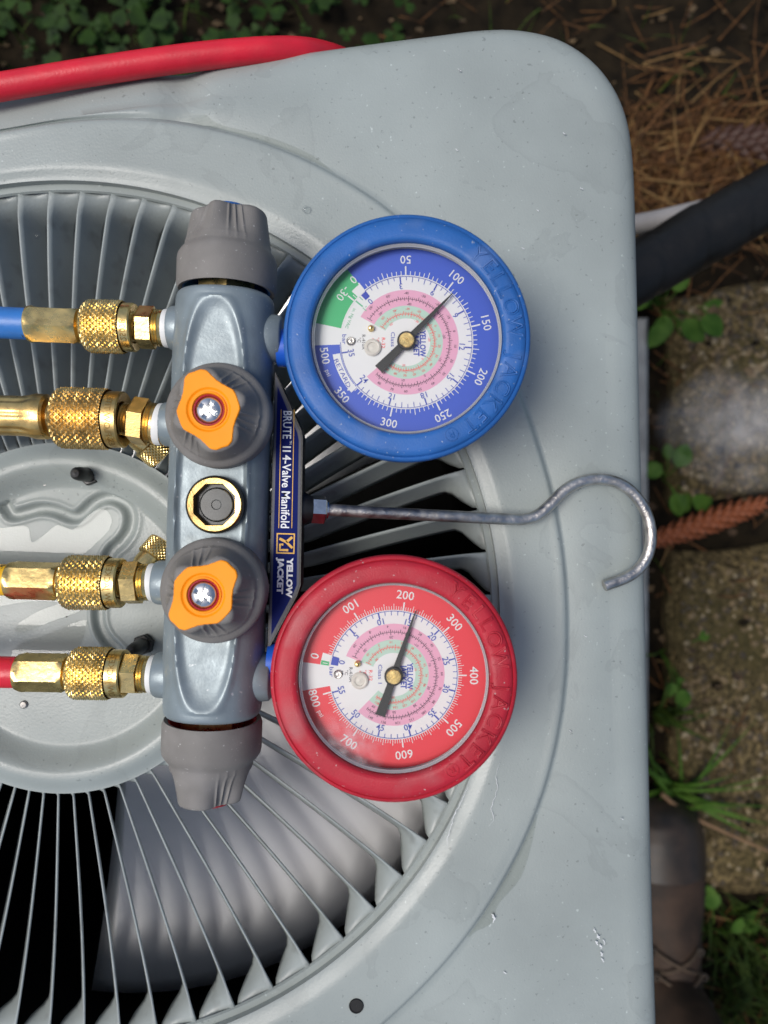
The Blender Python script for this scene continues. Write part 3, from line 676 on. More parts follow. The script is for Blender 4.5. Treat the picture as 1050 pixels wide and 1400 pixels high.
# hanging hook
hp = [(447, 697, .030), (500, 700, .027), (560, 703, .0225), (640, 707, .017), (700, 710, .0125), (722, 709, .011), (737, 703, .0105), (752, 690, .010), (775, 668, .009), (804, 656, .0078), (835, 657, .0065), (862, 671, .0052), (883, 700, .0042), (890, 735, .0040), (882, 766, .0040), (861, 787, .0045), (826, 801, .0052)]
g = MB(); g.tube(catmull([P(*q) for q in hp], 8), 0.00275, 20)
hk = g.obj('hook', STEEL, MAN, smooth=50)
a = P(445, 697, .030); d = (P(447, 697, .030) - P(410, 695, .033)).normalized()
g = MB(); g.M = frame(P(426, 696, .031), d, (0, 0, 1)); g.prism(hexpts(0.0064, .3), 0, 0.0062, bev=0.0006); g.lathe([(0.0042, 0.006), (0.0042, 0.0072), (0.003, 0.0075)], 24); g.obj('hook_nut', CHROME, hk)
g = MB(); g.M = frame(P(404, 695, .033), d, (0, 0, 1)); g.lathe([(0.0075, 0), (0.0078, 0.003), (0.0066, 0.0055), (0.0058, 0.0072), (0.002, 0.0074)], 32); g.obj('hook_collar', BLACKR, hk)

# ------------------------------------------------------------------ pressure gauges
U = S(0.056) * 0.962                                               # metres per photograph pixel on the dial
def outline_text(ch, M, cap, nrm=0.00036):
    c_ = bpy.data.curves.new('t', 'FONT'); c_.body = ch; c_.align_x = 'CENTER'; c_.fill_mode = 'NONE'; c_.bevel_depth = nrm * CAPH / cap; c_.bevel_resolution = 1; c_.resolution_u = 4
    o_ = bpy.data.objects.new('t', c_); COL.objects.link(o_); dg = bpy.context.evaluated_depsgraph_get(); me = bpy.data.meshes.new_from_object(o_.evaluated_get(dg))
    s_ = cap / CAPH; vs = [M @ Vector((v.co.x * s_, v.co.y * s_ - cap / 2, v.co.z * s_)) for v in me.vertices]; fs = [tuple(p_.vertices) for p_ in me.polygons]
    bpy.data.objects.remove(o_); bpy.data.curves.remove(c_); bpy.data.meshes.remove(me); return vs, fs
def gauge(cpx, rub, label, cfg):
    q = P(cpx[0], cpx[1], 0.066); G = Matrix.Translation((q.x, q.y, 0)); RO_ = 171 * S(0.066)
    k = RO_ / 0.0497
    g = MB(); g.M = G; g.lathe([(0.0005, 0.004), (0.036, 0.004), (0.038, 0.006), (0.038, 0.045), (0.0396, 0.053), (0.0394, 0.0553), (0.0380, 0.0555)], 96)
    ga = g.obj('pressure_gauge', [STEEL], MAN); ga['label'] = label
    g = MB(); g.M = G; pr = [(0.0435, 0.0038), (0.0455, 0.006), (0.047, 0.03), (0.0475, 0.045), (0.0488, 0.050), (0.0495, 0.056), (0.0497, 0.0615), (0.0495, 0.0634), (0.0489, 0.0642), (0.0481, 0.0644), (0.0477, 0.0640), (0.0475, 0.0645), (0.0470, 0.0653), (0.0450, 0.0657), (0.0410, 0.0659), (0.0395, 0.0657), (0.0388, 0.0650), (0.0385, 0.0638), (0.0384, 0.0600)]
    g.lathe([(r * k, z) for r, z in pr], 160); rb = g.obj('rubber_boot', rub, ga, smooth=50)
    g = MB(); g.M = G
    for ch, an in zip('YELLOWJACKET', cfg['letters']):
        t = R_(an); M = Matrix.Translation((0.0432 * k * math.cos(t), 0.0432 * k * math.sin(t), 0.06580)) @ Matrix.Rotation(t - math.pi / 2, 4, 'Z')
        g.add(*outline_text(ch, M, 0.0058), 0)
    t = R_(cfg['reg']); ctr = Vector((0.0428 * k * math.cos(t), 0.0428 * k * math.sin(t), 0.06580)); M = Matrix.Translation(ctr) @ Matrix.Rotation(t - math.pi / 2, 4, 'Z')
    g.add(*outline_text('R', M, 0.0028, 0.00018), 0)
    g.tube([ctr + Vector((math.cos(a_) * .0026, math.sin(a_) * .0026, 0)) for a_ in [2 * math.pi * j / 32 for j in range(33)]], 0.0002, 6, cap=False)
    g.obj('boot_lettering', rub, ga, smooth=60)
    # dial plate
    g = MB(); g.M = G; g.disc(0.0390, 0.0560, 96); g.obj('dial_plate', WHITE, ga, smooth=None)
    # print: 0 main band 1 green 2 pink 3 mint 4 white 5 navy 6 black 7 red 8 green ink
    g = MB(); g.M = G; zb = 0.0560
    def sector(r0, r1, a0, a1, mi, z):
        n_ = max(2, int(abs(a1 - a0) / 2)); rows = []
        for i in range(n_ + 1):
            t_ = R_(a0 + (a1 - a0) * i / n_); rows.append([(r0 * U * math.cos(t_), r0 * U * math.sin(t_), z), (r1 * U * math.cos(t_), r1 * U * math.sin(t_), z)])
        g.grid(rows, mi, wrap=False)
    def tick(r0, r1, an, w_, mi, z):
        t_ = R_(an); d_ = Vector((math.cos(t_), math.sin(t_))); n_ = Vector((-d_.y, d_.x)) * w_ / 2
        g.add([((d_.x * r + n_.x * s_) * U, (d_.y * r + n_.y * s_) * U, z) for r, s_ in ((r0, 1), (r0, -1), (r1, -1), (r1, 1))], [(0, 1, 2, 3)], mi)
    def num(s_, an, r, cap, mi, z, **kw):
        t_ = R_(an); out_ = math.cos(t_) >= 0; text(g, s_, (r * U * math.cos(t_), r * U * math.sin(t_)), t_ - math.pi / 2 if out_ else t_ + math.pi / 2, cap * U, mi, z, **kw)
    z1, z2, z3, z4 = zb + .00005, zb + .0001, zb + .00015, zb + .0002
    cfg['draw'](g, sector, tick, num, (z1, z2, z3, z4))
    text(g, 'YELLOW', (23.5 * U, -2 * U), -math.pi / 2, 8 * U, 5, z3, width=38 * U, bold=0.03)
    text(g, 'JACKET', (14.5 * U, -3 * U), -math.pi / 2, 8 * U, 5, z3, width=34 * U, bold=0.03)
    text(g, 'Class 1', (-19 * U, 1 * U), -math.pi / 2, 5.5 * U, 5, z3, width=27 * U)
    text(g, 'R-32', (-32.5 * U, -1 * U), -math.pi / 2, 5 * U, 7, z3, width=15 * U)
    text(g, '°C', (-41 * U, 3 * U), -math.pi / 2, 5 * U, 7, z3); text(g, '°F', (-49 * U, 3 * U), -math.pi / 2, 5 * U, 7, z3)
    text(g, 'R-410A', (-60.5 * U, 0), -math.pi / 2, 5 * U, 6, z3, width=21 * U)
    text(g, '°C', (-67 * U, 3 * U), -math.pi / 2, 4.8 * U, 6, z3); text(g, '°F', (-74 * U, 3 * U), -math.pi / 2, 4.8 * U, 6, z3)
    text(g, 'bar', (-88 * U, 4 * U), -math.pi / 2, 6 * U, 5, z3, width=14 * U)
    g.obj('dial_print', [cfg['main'], D_GREEN, D_PINK, D_MINT, WHITE, INKB, INK, INKR, INKG], ga, smooth=None)
    # stop pin, calibration plug, small screw
    for x, y, r, h, m_, nm in ((cfg['pin'][0], cfg['pin'][1], 4.6, 0.0026, BRASS2, 'stop_pin'), (-48, -8, 12, 0.0014, PLUG, 'calibration_plug'), (-79, 1, 6, 0.0012, STEEL, 'dial_screw')):
        g = MB(); g.M = G @ Matrix.Translation((x * U, y * U, 0.0561)); r *= U
        pr_ = [(r, 0), (r, h * .7), (r * .8, h), (r * .6, h * .95), (r * .55, h * .6), (r * .2, h * .6), (0.00003, h * .7)] if nm != 'stop_pin' else [(r, 0), (r * .95, h * .6), (r * .6, h), (0.00003, h * 1.1)]
        g.lathe(pr_, 24); g.obj(nm, m_, ga)
    # needle
    t = R_(cfg['needle']); d = Vector((math.cos(t), math.sin(t))); n_ = Vector((-d.y, d.x)); g = MB(); g.M = G
    tl, ll = cfg['lens']
    for z_, in ((0.0585,),):
        pts = [(-tl, 7.2), (-tl, -7.2), (-tl * .45, -5.5), (-8, -5), (10, -4.6), (ll, -0.7), (ll, 0.7), (10, 4.6), (-8, 5), (-tl * .45, 5.5)]
        g.prism([((d.x * a_ + n_.x * b_) * U, (d.y * a_ + n_.y * b_) * U) for a_, b_ in pts], 0.0582, 0.0587)
    g.lathe([(13.2 * U, 0.0580), (13.2 * U, 0.0594), (12 * U, 0.0597), (10.5 * U, 0.0597)], 36); nd = g.obj('needle', NEEDLE, ga, smooth=30)
    g = MB(); g.M = G; g.lathe([(10.6 * U, 0.0590), (10.4 * U, 0.0602), (9.6 * U, 0.0605), (2 * U, 0.0605), (1.6 * U, 0.0603), (0.00003, 0.0603)], 36); g.obj('needle_hub', BRASS2, ga)
    # clear crystal with moulded rim
    g = MB(); g.M = G; g.lathe([(0.0382 * k, 0.0612), (0.034, 0.06122), (0.02, 0.06124), (0.0001, 0.06125)], 96); cr = g.obj('crystal', foggy('crystal_fogged', P(476, 1020, 0.0615), 0.017, 0.30) if cfg['main'] is D_RED else CRYSTAL, ga, smooth=60)
    g = MB(); g.M = G; g.lathe([(0.0385 * k, 0.0600), (0.0384 * k, 0.0624), (0.0381 * k, 0.0629), (0.0379 * k, 0.0624), (0.0377 * k, 0.0617), (0.0375 * k, 0.0620), (0.0372 * k, 0.0615), (0.0372 * k, 0.0613)], 128); g.obj('crystal_rim', RIMCLEAR, ga, smooth=50)
    # stem back to the manifold
    yl = (Vector((q.x, q.y, BZ)) - MIDC).dot(AX); a = MIDC + AX * yl + SIDE * 0.0235; b = Vector((q.x, q.y, BZ)) - SIDE * 0.040
    g = MB(); g.tube([a, b], 0.0082, 28); g.obj('gauge_stem', mat('blue_seal', (0.01, 0.10, 0.55), 0.4), ga)

def draw_blue(g, sector, tick, num, Z):
    z1, z2, z3, z4 = Z; A = lambda p_: 129 - 0.7704 * p_
    sector(94.4, 133, 129, -178, 0, z1); sector(94.4, 133, 168, 129, 1, z1)
    sector(94.4, 106, 137, 129, 4, z2)
    sector(95.5, 106, -137.5, -170.5, 4, z2)
    sector(93.9, 95.2, 129, -139, 4, z3); sector(92.9, 93.7, 129, -180, 5, z3); sector(93, 94.6, 168, 129, 4, z3)
    for p_ in range(0, 351, 5):
        maj, mid = p_ % 50 == 0, p_ % 25 == 0
        tick(95, 108 if maj else 104 if mid else 101, A(p_), 2.0 if maj else 1.0, 4, z3)
    for s_, p_ in (('50', 50), ('100', 100), ('150', 150), ('200', 200), ('250', 250), ('300', 300)): num(s_, A(p_), 117, 11.5, 4, z4, bold=0.006, narrow=1.0)
    num('350', -139 - 1.5, 118, 11.5, 4, z4, bold=0.006); num('500', -170.5, 117, 11.5, 4, z4, bold=0.006); num('psi', -158.5, 119, 6.5, 4, z4)
    num('0', 130.3, 116, 11.5, 4, z4); num('-30', 142.5, 113, 11.5, 4, z4)
    num('RETARD', -154, 100.8, 6.2, 5, z4, width=44 * U)
    tick(95, 106, 141.5, 2, 4, z3); tick(95, 101, 138.5, 1, 4, z3); tick(95, 100, 136.0, 1, 4, z3)
    tick(80, 92.5, 140.8, 2, 8, z3); tick(86, 92.5, 136, 1, 8, z3); num('-1', 140, 75, 7, 8, z4); num('in. Hg VAC', 157, 86, 4.5, 8, z4, width=30 * U)
    sector(83, 92.5, 134, 129, 5, z2)
    for b2 in range(0, 49):
        b_ = b2 / 2; maj, mid = b2 % 6 == 0, b2 % 2 == 0
        tick(92.8, 83.5 if maj else 85.5 if mid else 88, 129 - 11.16 * b_, 1.9 if maj else 0.9, 5, z3)
    tick(92.8, 84, -170.5, 1.9, 5, z3)
    for b_ in range(3, 25, 3): num(str(b_), 129 - 11.16 * b_, 79.5, 8.2, 5, z4, bold=0.004)
    num('0', 131.5, 77, 8.2, 5, z4); num('35', -169, 79.5, 8.2, 5, z4, bold=0.004)
    bands(g, sector, tick, num, Z, 151, -139, 74.4, 52, 34, 61.5, 40, -60, 10)
def bands(g, sector, tick, num, Z, a0, a1, R0, R1, R2, rk, rr, start, step):
    z1, z2, z3, z4 = Z
    sector(R1, R0, a0, a1, 2, z1); sector(R2, R1, a0, a1, 3, z1)
    rnd = random.Random(4); s0, s1 = a0 - 3, a1 + 6
    for r, mi, dens in ((rk, 6, 118), (rr, 7, 96)):
        sector(r - .35, r + .35, s0, s1, mi, z2)
        for i in range(dens + 1):
            f = (i / dens); an = s0 + (s1 - s0) * (f ** 0.86 if r == rk else f ** 0.9); m5 = i % 5 == 0
            tick(r, r + (4.2 if m5 else 2.6), an, 0.8 if m5 else .6, mi, z3)
            if i % 2 == 0: tick(r, r - (4.2 if i % 10 == 0 else 2.6), an, 0.8 if i % 10 == 0 else .6, mi, z3)
    for i in range(15):
        f = (i + .4) / 15; an = s0 + (s1 - s0) * f ** 0.86; num(str(start + i * step), an, rk + 8.3, 3.6, 6, z4)
        if i % 2 == 0: num(str(int((start + i * step - 32) / 1.8 // 10 * 10)), an - 4, rk - 7.2, 3.6, 6, z4)
        if i % 1 == 0: num(str(start + 10 + i * step), an - 2, rr + 7.4, 3.3, 7, z4)
        if i % 3 == 0: num(str(int((start + i * step - 22) / 1.8 // 10 * 10)), an - 6, rr - 6.8, 3.3, 7, z4)
def draw_red(g, sector, tick, num, Z):
    z1, z2, z3, z4 = Z; A = lambda p_: 163.5 - 0.41 * p_
    sector(91.8, 133, 172, -170, 0, z1); sector(92, 105, 172, 162.5, 4, z2); sector(93, 104.5, 172, 168.5, 1, z3); tick(95, 102, 170.3, 1, 4, z4)
    sector(91.0, 92.2, 163.5, -165, 4, z3); sector(90, 90.9, 163.5, -165, 5, z3)
    for p_ in range(0, 801, 5):
        maj, mid = p_ % 100 == 0, p_ % 20 == 0
        if p_ == 0: continue
        tick(92, 104 if maj else 101 if mid else 97.5, A(p_), 2.0 if maj else .8, 4, z3)
    for p_ in range(100, 701, 100): num(str(p_), A(p_), 114.5, 12, 4, z4, bold=0.008)
    num('0', 166.5, 115, 12, 4, z4, bold=0.006); num('800', -163.5, 117, 12, 4, z4, bold=0.006); num('psi', -152, 117, 6.5, 4, z4)
    sector(80, 90.5, 171, 163.5, 5, z2)
    for b_ in range(0, 56):
        maj = b_ % 5 == 0
        tick(90.2, 81 if maj else 84.5, 163.5 - 5.95 * b_, 2.0 if maj else 0.9, 5, z3)
    for b_ in range(5, 56, 5): num(str(b_), 163.5 - 5.95 * b_, 77, 8.6, 5, z4, bold=0.006)
    num('0', 166.5, 75.5, 8.6, 5, z4, bold=0.004)
    bands(g, sector, tick, num, Z, 158.5, -134, 72.5, 50, 31, 60.5, 39, -20, 12)
bl = [49, 40.4, 32.5, 25, 16, 5.5, -10.5, -18.5, -28, -37.5, -46.5, -54.5]
gauge((556.5, 460), BLUER, 'blue rubber booted low pressure gauge', dict(main=D_BLUE, letters=bl, reg=-65.5, draw=draw_blue, needle=45.9, lens=(56, 93), pin=(-50, 19)))
gauge((538.5, 930), REDR, 'red rubber booted high pressure gauge', dict(main=D_RED, letters=[a_ + 6 for a_ in bl], reg=-57, draw=draw_red, needle=71.3, lens=(59, 97), pin=(-51, 16)))

# ================================================================== HOSES
def cyl_text(mb, s_, R, zc, ac, cap, mi, along):           # lettering wrapped on a cylinder with axis z
    def wp(a, b):
        z, t = (zc + a, ac + b / R) if along == 'axis' else (zc - b, ac + a / R)
        return (R * math.cos(t), R * math.sin(t), z)
    text(mb, s_, (0, 0), 0, cap, mi, 0, warp=wp)
def hose(pi, name, label, nut, ferr, tubecol, print_, knurl_len, Rn, coll, coltxt, fluted=False, Rh=0.0068, drop=0.0):
    b, d = PORTS[pi]; q = b; H = thing(name, label, 'hose', (q.x, q.y, BZ), 'charging hoses on the manifold')
    x0, x1, yc = nut                                       # px span of the coupling nut (far, near) and its y centre line
    A = P(x0, yc[0], BZ); B = P(x1, yc[1], BZ); ax = (A - B).normalized(); M = frame(B, ax, (0, 0, 1)); L = (A - B).length; cl = coll
    g = MB(); g.M = M                                       # collar then knurled grip, axis points away from the manifold
    g.lathe([(Rn * .62, 0.001), (Rn * .90, 0.0), (Rn * .95, 0.0006), (Rn * .95, cl - .0005), (Rn * .93, cl)], 48)
    kr = knurl_rows(Rn, L - cl, 28 if Rn < .0125 else 31, 0.0027, 0.0013, 280 if Rn < .0125 else 310, 80, 0.0035)
    g.grid([[(p_[0], p_[1], L - p_[2]) for p_ in r] for r in kr[::-1]])
    g.lathe([(Rn * .84, L - 0.0002), (Rn * .6, L + 0.0003), (Rn * .45, L + 0.0003)], 48)
    cn = g.obj('coupling_nut', BRASS if fluted else BRASS2, H, smooth=18)
    g = MB(); g.M = M; cyl_text(g, coltxt, Rn * .956, cl * .5, -0.35, 0.0026, 0, 'round'); g.obj('nut_lettering', BRASSD, cn, smooth=None)
    C = P(*ferr[0], BZ); E = P(*ferr[1], BZ); ax2 = (E - C).normalized(); M2 = frame(C, ax2, (0, 0, 1)); L2 = (E - C).length; g = MB(); g.M = M2
    if fluted:
        rows = []
        for z, r, fl in ((-0.002, .006, 0), (0, .0062, 0), (0.0005, .0088, 0), (.0015, .0098, 0), (.006, .0100, .2), (.009, .0092, .7), (.012, .0088, 1), (.05, .0088, 1), (.06, .0095, .5), (.066, .0098, 0), (.068, .008, 0)):
            rows.append([(r * (1 - .07 * fl * max(0, math.cos(8 * t + .4)) ** 2) * math.cos(t), r * (1 - .07 * fl * max(0, math.cos(8 * t + .4)) ** 2) * math.sin(t), z) for t in [2 * math.pi * j / 96 for j in range(96)]])
        g.grid(rows); L2 = 0.066; E = C + ax2 * L2
    else:
        rows = []; hexr = lambda t, k: 1 / math.cos(((t + .26) % (math.pi / 3)) - math.pi / 6) * k + (1 - k)
        Rf = ferr[2]
        for z, r, k in ((-0.003, .0052, 0), (-0.0005, .0056, 0), (0, .0062, .0), (.0006, Rf * .93, .1), (.0022, Rf * .92, 1), (.004, Rf * .9, 1), (L2 - .004, Rf * .9, 1), (L2 - .0022, Rf * .93, .9), (L2 - .0008, Rf * .99, .2), (L2, Rf * .97, 0), (L2 + .0002, Rh * .98, 0)):
            rows.append([(r * hexr(t, k) * math.cos(t), r * hexr(t, k) * math.sin(t), z) for t in [2 * math.pi * j / 96 for j in range(96)]])
        g.grid(rows)
    g.obj('ferrule' if not fluted else 'fluted_handle', BRASS if fluted else BRASS2, H, smooth=30)
    o = E - ax2 * 0.004; far = [o, E + ax2 * 0.02, E + ax2 * 0.06 + Vector((0, 0, -.004)), E + ax2 * .12 + Vector((0, drop * .3, -.018)), Vector((-0.33, E.y + drop * .7, .012)), Vector((-0.41, E.y + drop, .010)), Vector((-0.452, E.y + drop, -.006)), Vector((-0.475, E.y + drop, -.05)), Vector((-0.482, E.y + drop * .9, -.2)), Vector((-0.49, E.y + drop * .9, -.45))]
    g = MB(); g.tube(catmull(far, 10), Rh, 28); ht = g.obj('hose_tube', tubecol, H, smooth=60)
    if print_:
        g = MB(); g.M = frame(E, ax2, (0, 0, 1)); vs, fs, a0, a1 = glyphs(print_[0], 0.015); s_ = 0.0031 / CAPH; R2 = Rh + .00006; out = []
        for x, y, _ in vs:
            t = print_[1] + (y * s_ - .0015) / R2; out.append((R2 * math.cos(t), R2 * math.sin(t), 0.0012 + (a1 - x) * s_))
        g.add(out, fs, 0); g.obj('hose_print', INK, ht, smooth=None)
hose(0, 'blue_hose', 'blue charging hose with brass knurled coupling, uppermost on the manifold', (116, 186, (446, 448)), ((112, 446), (41, 443), 0.0080), BLUEH, ('Premium', -1.0), 0, 0.0110, 0.0050, '25028', drop=.02)
hose(1, 'large_brass_hose', 'thicker hose with fluted brass handle and large coupling below the blue hose', (78, 171, (571, 574)), ((70, 570), (0, 568), 0.0098), YELH, None, 0, 0.0129, 0.0068, 'FLEX-FLOW TITE', fluted=True, Rh=.0078, drop=.015)
hose(2, 'yellow_hose', 'yellow charging hose with brass ferrule crossing the wet emblem', (87, 168, (796, 797)), ((84, 795), (14, 793), 0.0080), YELH, ('Charging', 1.25), 0, 0.0114, 0.0060, 'YELLOW JACKET', drop=-.015)
hose(3, 'red_hose', 'red charging hose with brass ferrule, lowest on the manifold', (97, 172, (920, 921)), ((94, 920), (26, 919), 0.0080), REDH, ('hose', 1.0), 0, 0.0109, 0.0064, 'YELLOW JACKET', drop=-.02)
# loose red hose over the far lip
lp = [(-0.40, P(-520, 190, .004).y, .010), P(-300, 168, .012), P(-150, 142, .009), P(0, 119, .006), P(120, 99, .003), P(250, 80, .000), P(340, 71, -.003), P(400, 69, -.008), P(440, 74, -.018), P(475, 86, -.034), P(510, 104, -.06), P(545, 122, -.10), P(560, 122, -.16), (P(560, 122, -.16).x + .01, .262, -.3), (P(560, 122, -.16).x + .02, .27, -.55)]
g = MB(); g.tube(catmull(lp, 10), 0.0062, 28); tag(g.obj('loose_red_hose', REDH, smooth=60), 'loose red hose draped along the top edge of the grey unit', 'hose')

# ================================================================== THINGS BESIDE THE UNIT
# insulated refrigerant line
g = MB(); LZ = -0.25; p0, p1 = P(700, 470, LZ), P(1400, 70, LZ - .05); path = [p0 + (p1 - p0) * (i / 200) for i in range(201)]
rows = []; d = (p1 - p0).normalized(); up = Vector((0, 0, 1)); up = (up - d * up.dot(d)).normalized(); sd = d.cross(up); LEN = (p1 - p0).length
for i, c_ in enumerate(path):
    s_ = i / 200 * LEN; row = []
    for j in range(40):
        t = 2 * math.pi * j / 40; ph = (s_ / 0.045 + t / (2 * math.pi) * 0.9) % 1
        r = 0.0252 + 0.0012 * ph + 0.0010 * noise.noise((s_ * 40, math.cos(t) * 1.5, math.sin(t) * 1.5))
        row.append(c_ + (up * math.cos(t) + sd * math.sin(t)) * r)
    rows.append(row)
g.grid(rows); tag(g.obj('insulated_pipe', BLKTAPE, smooth=25), 'thick black taped insulated pipe running out beside the unit', 'pipe')
g = MB(); g.tube(catmull([P(780, 322, -.30), P(880, 305, -.30), P(930, 294, -.30), P(965, 286, -.305), P(1010, 280, -.32), P(1090, 262, -.36), P(1200, 240, -.40)], 12), 0.0088, 20, rfun=None)
tag(g.obj('grey_conduit', mat('conduit_grey', (0.26, 0.25, 0.245), 0.5, var=0.15, bump=0.2, bscale=200), smooth=60), 'slim pale grey conduit just above the black insulated pipe', 'conduit')

# work boot
BT = thing('work_boot', 'worn brown leather work boot with black rubber toe cap standing beside the unit', 'boot', (P(905, 1250, -.53).x, P(905, 1250, -.53).y, -.595))
LEA = mat('boot_leather', (0.055, 0.032, 0.020), 0.7, col2=(0.018, 0.012, 0.008), vscale=28, bump=0.5, bscale=220, spec=0.3)
TOE = mat('boot_toe_rubber', (0.012, 0.010, 0.008), 0.5, col2=(0.04, 0.027, 0.018), vscale=40, spec=0.4)
SOLE = mat('boot_sole', (0.03, 0.022, 0.015), 0.8, var=.3)
tx, ty = P(914, 1104, -.53).x, P(914, 1104, -.53).y
secs = [(0, .004, .016), (.01, .022, .030), (.03, .036, .043), (.07, .048, .054), (.13, .0545, .060), (.22, .058, .064), (.33, .0585, .070), (.45, .054, .082), (.57, .047, .098), (.68, .042, .118), (.8, .039, .135), (.9, .038, .14), (.97, .033, .14), (1.0, .022, .14)]
def boot_rows(s0, s1, grow=0.0, nst=40, zoff=0.022):
    rows = []
    for i in range(nst + 1):
        s_ = s0 + (s1 - s0) * i / nst; w_ = interp([(a, b) for a, b, c_ in secs], s_) + grow; h_ = interp([(a, c_) for a, b, c_ in secs], s_) + grow
        row = []
        for j in range(25):
            t = math.pi * j / 24; e_ = 2.05; x = w_ * math.copysign(abs(math.cos(t)) ** (2 / e_), math.cos(t)); z = h_ * abs(math.sin(t)) ** (2 / 2.05)
            wob = 0.0016 * noise.noise((x * 30, s_ * 14, z * 30)) * sstep(.3, .45, s_)
            lean = -0.010 * s_
            row.append((tx + x + wob + lean, ty - s_ * 0.30, -.595 + zoff + z + wob))
        rows.append(row)
    return rows
g = MB(); r_ = boot_rows(0.0, 1.0, 0, 70); g.grid(r_, wrap=False)
sh = []
for k in range(12):
    f = k / 11; row = []
    for j in range(32):
        t = 2 * math.pi * j / 32; row.append((tx - .008 + (.042 + .006 * f) * math.cos(t), ty - .232 - .02 * f + (.062 + .002 * f) * math.sin(t), -.50 + .17 * f))
    sh.append(row)
g.grid(sh); g.obj('boot_upper', LEA, BT, smooth=60)
g = MB(); g.grid(boot_rows(0.0, 0.27, 0.0018, 24), wrap=False); g.obj('toe_cap', TOE, BT, smooth=60)
g = MB(); rows = []
ol = [(b, a) for a, b, c_ in secs]; per = [(tx - .01 * a + (b + .006), ty - a * .30) for a, b, c_ in secs] + [(tx - .01 * a - (b + .006), ty - a * .30) for a, b, c_ in reversed(secs)]
per = [(q.x, q.y) for q in catmull([(x, y, 0) for x, y in per], 4, True)]
g.prism(per[::-1], -.600, -.570, bev=0.004); g.obj('sole', SOLE, BT)
LACE = mat('boot_lace', (0.05, 0.032, 0.018), 0.8, var=.3, vscale=200)
for k in range(6):
    s_ = .50 + k * .075; zt_ = -.573 + interp([(a, c_) for a, b, c_ in secs], s_); yb = ty - s_ * .30
    for sgn in (-1, 1):
        g = MB(); pa = [(tx - .006 - sgn * .024, yb, zt_ - .006), (tx - .006 - sgn * .010, yb - .006, zt_ + .005), (tx - .006 + sgn * .010, yb - .015, zt_ + .007), (tx - .006 + sgn * .024, yb - .022, zt_ - .003)]
        g.tube(catmull(pa, 5), .0022, 8); g.obj('lace', LACE, BT)
        g = MB(); g.M = Matrix.Translation((tx - .006 - sgn * .027, yb, zt_ - .007)); g.lathe([(.0045, 0), (.0045, .003), (.0025, .0035), (.002, .001)], 14); g.obj('eyelet', SOLE, BT)

# pine cones: every scale a part
def cone(a, b, rad, label, dark):
    ax = (b - a).normalized(); L = (b - a).length; T = thing('pine_cone', label, 'pine cone', tuple((a + b) / 2), 'fallen pine cones')
    cm = mat('cone_dark' if dark else 'cone_orange', (0.045, 0.016, 0.008) if dark else (0.22, 0.058, 0.016), 0.65, var=.35, vscale=120)
    g = MB(); F = frame(a, ax, (0, 0, 1)); g.M = F; prof = [(rad * .75 * math.sin(math.pi * min(.98, .06 + .9 * i / 14)) ** .5, L * i / 14) for i in range(15)]; g.lathe(prof, 20); g.obj('core', cm, T)
    g = MB(); rows = []
    for i in range(5):
        f = i / 4; w_ = rad * .42 * (1 - .55 * (2 * f - 1) ** 2) * (1 - .3 * f); rows.append([(-w_, rad * .06 * f, rad * f * 1.0), (-w_ * .5, rad * .16 * math.sin(f * 2.6), rad * f * 1.05), (0, rad * .24 * math.sin(f * 2.4), rad * f * 1.1), (w_ * .5, rad * .16 * math.sin(f * 2.6), rad * f * 1.05), (w_, rad * .06 * f, rad * f * 1.0)])
    g.grid(rows, wrap=False); me0 = None; n = 130
    for i in range(n):
        f = (i + .5) / n; t = i * 2.39996; r = rad * .72 * math.sin(math.pi * min(.96, .1 + .86 * f)) ** .5
        base = F @ Vector((r * math.cos(t), r * math.sin(t), L * f)); outd = (F.to_3x3() @ Vector((math.cos(t), math.sin(t), 0)))
        zz = (ax * .80 + outd * .48).normalized(); yy = (outd - zz * outd.dot(zz)).normalized(); xx = yy.cross(zz); M = Matrix((xx, yy, zz)).transposed().to_4x4(); M.translation = base
        M = M @ Matrix.Scale(0.62 + .25 * math.sin(math.pi * f), 4)
        if me0 is None: o = g.obj('scale', cm, T, smooth=60); me0 = o.data
        else: o = link(bpy.data.objects.new('scale', me0), T)
        o.matrix_basis = M
        if o.matrix_parent_inverse: pass
cone(P(885, 742, -.55), P(1042, 688, -.555), 0.0130, 'orange brown pine cone below the cobweb, poking out from behind the hook', False)
cone(P(955, 196, -.585), P(1110, 208, -.585), 0.022, 'dark brown pine cone among dry needles above the black pipe', True)

# cobweb stretched between the lip and the stepping stone
CW = bpy.data.materials.new('cobweb_silk'); CW.use_nodes = True; nt = CW.node_tree; nt.nodes.clear()
o_ = nt.nodes.new('ShaderNodeOutputMaterial'); tr = nt.nodes.new('ShaderNodeBsdfTransparent'); df = nt.nodes.new('ShaderNodeBsdfDiffuse'); df.inputs[0].default_value = (.8, .78, .76, 1); ms = nt.nodes.new('ShaderNodeMixShader')
tc = nt.nodes.new('ShaderNodeTexCoord'); nz_ = nt.nodes.new('ShaderNodeTexNoise'); nz_.inputs['Scale'].default_value = 22; nz_.inputs['Detail'].default_value = 8; nt.links.new(tc.outputs['Object'], nz_.inputs['Vector'])
at = nt.nodes.new('ShaderNodeAttribute'); at.attribute_name = 'silk'
mr = nt.nodes.new('ShaderNodeMapRange'); mr.inputs[1].default_value = .30; mr.inputs[2].default_value = .70; mr.inputs[4].default_value = .5; nt.links.new(nz_.outputs[0], mr.inputs[0])
mu = nt.nodes.new('ShaderNodeMath'); mu.operation = 'MULTIPLY'; nt.links.new(mr.outputs[0], mu.inputs[0]); nt.links.new(at.outputs['Fac'], mu.inputs[1])
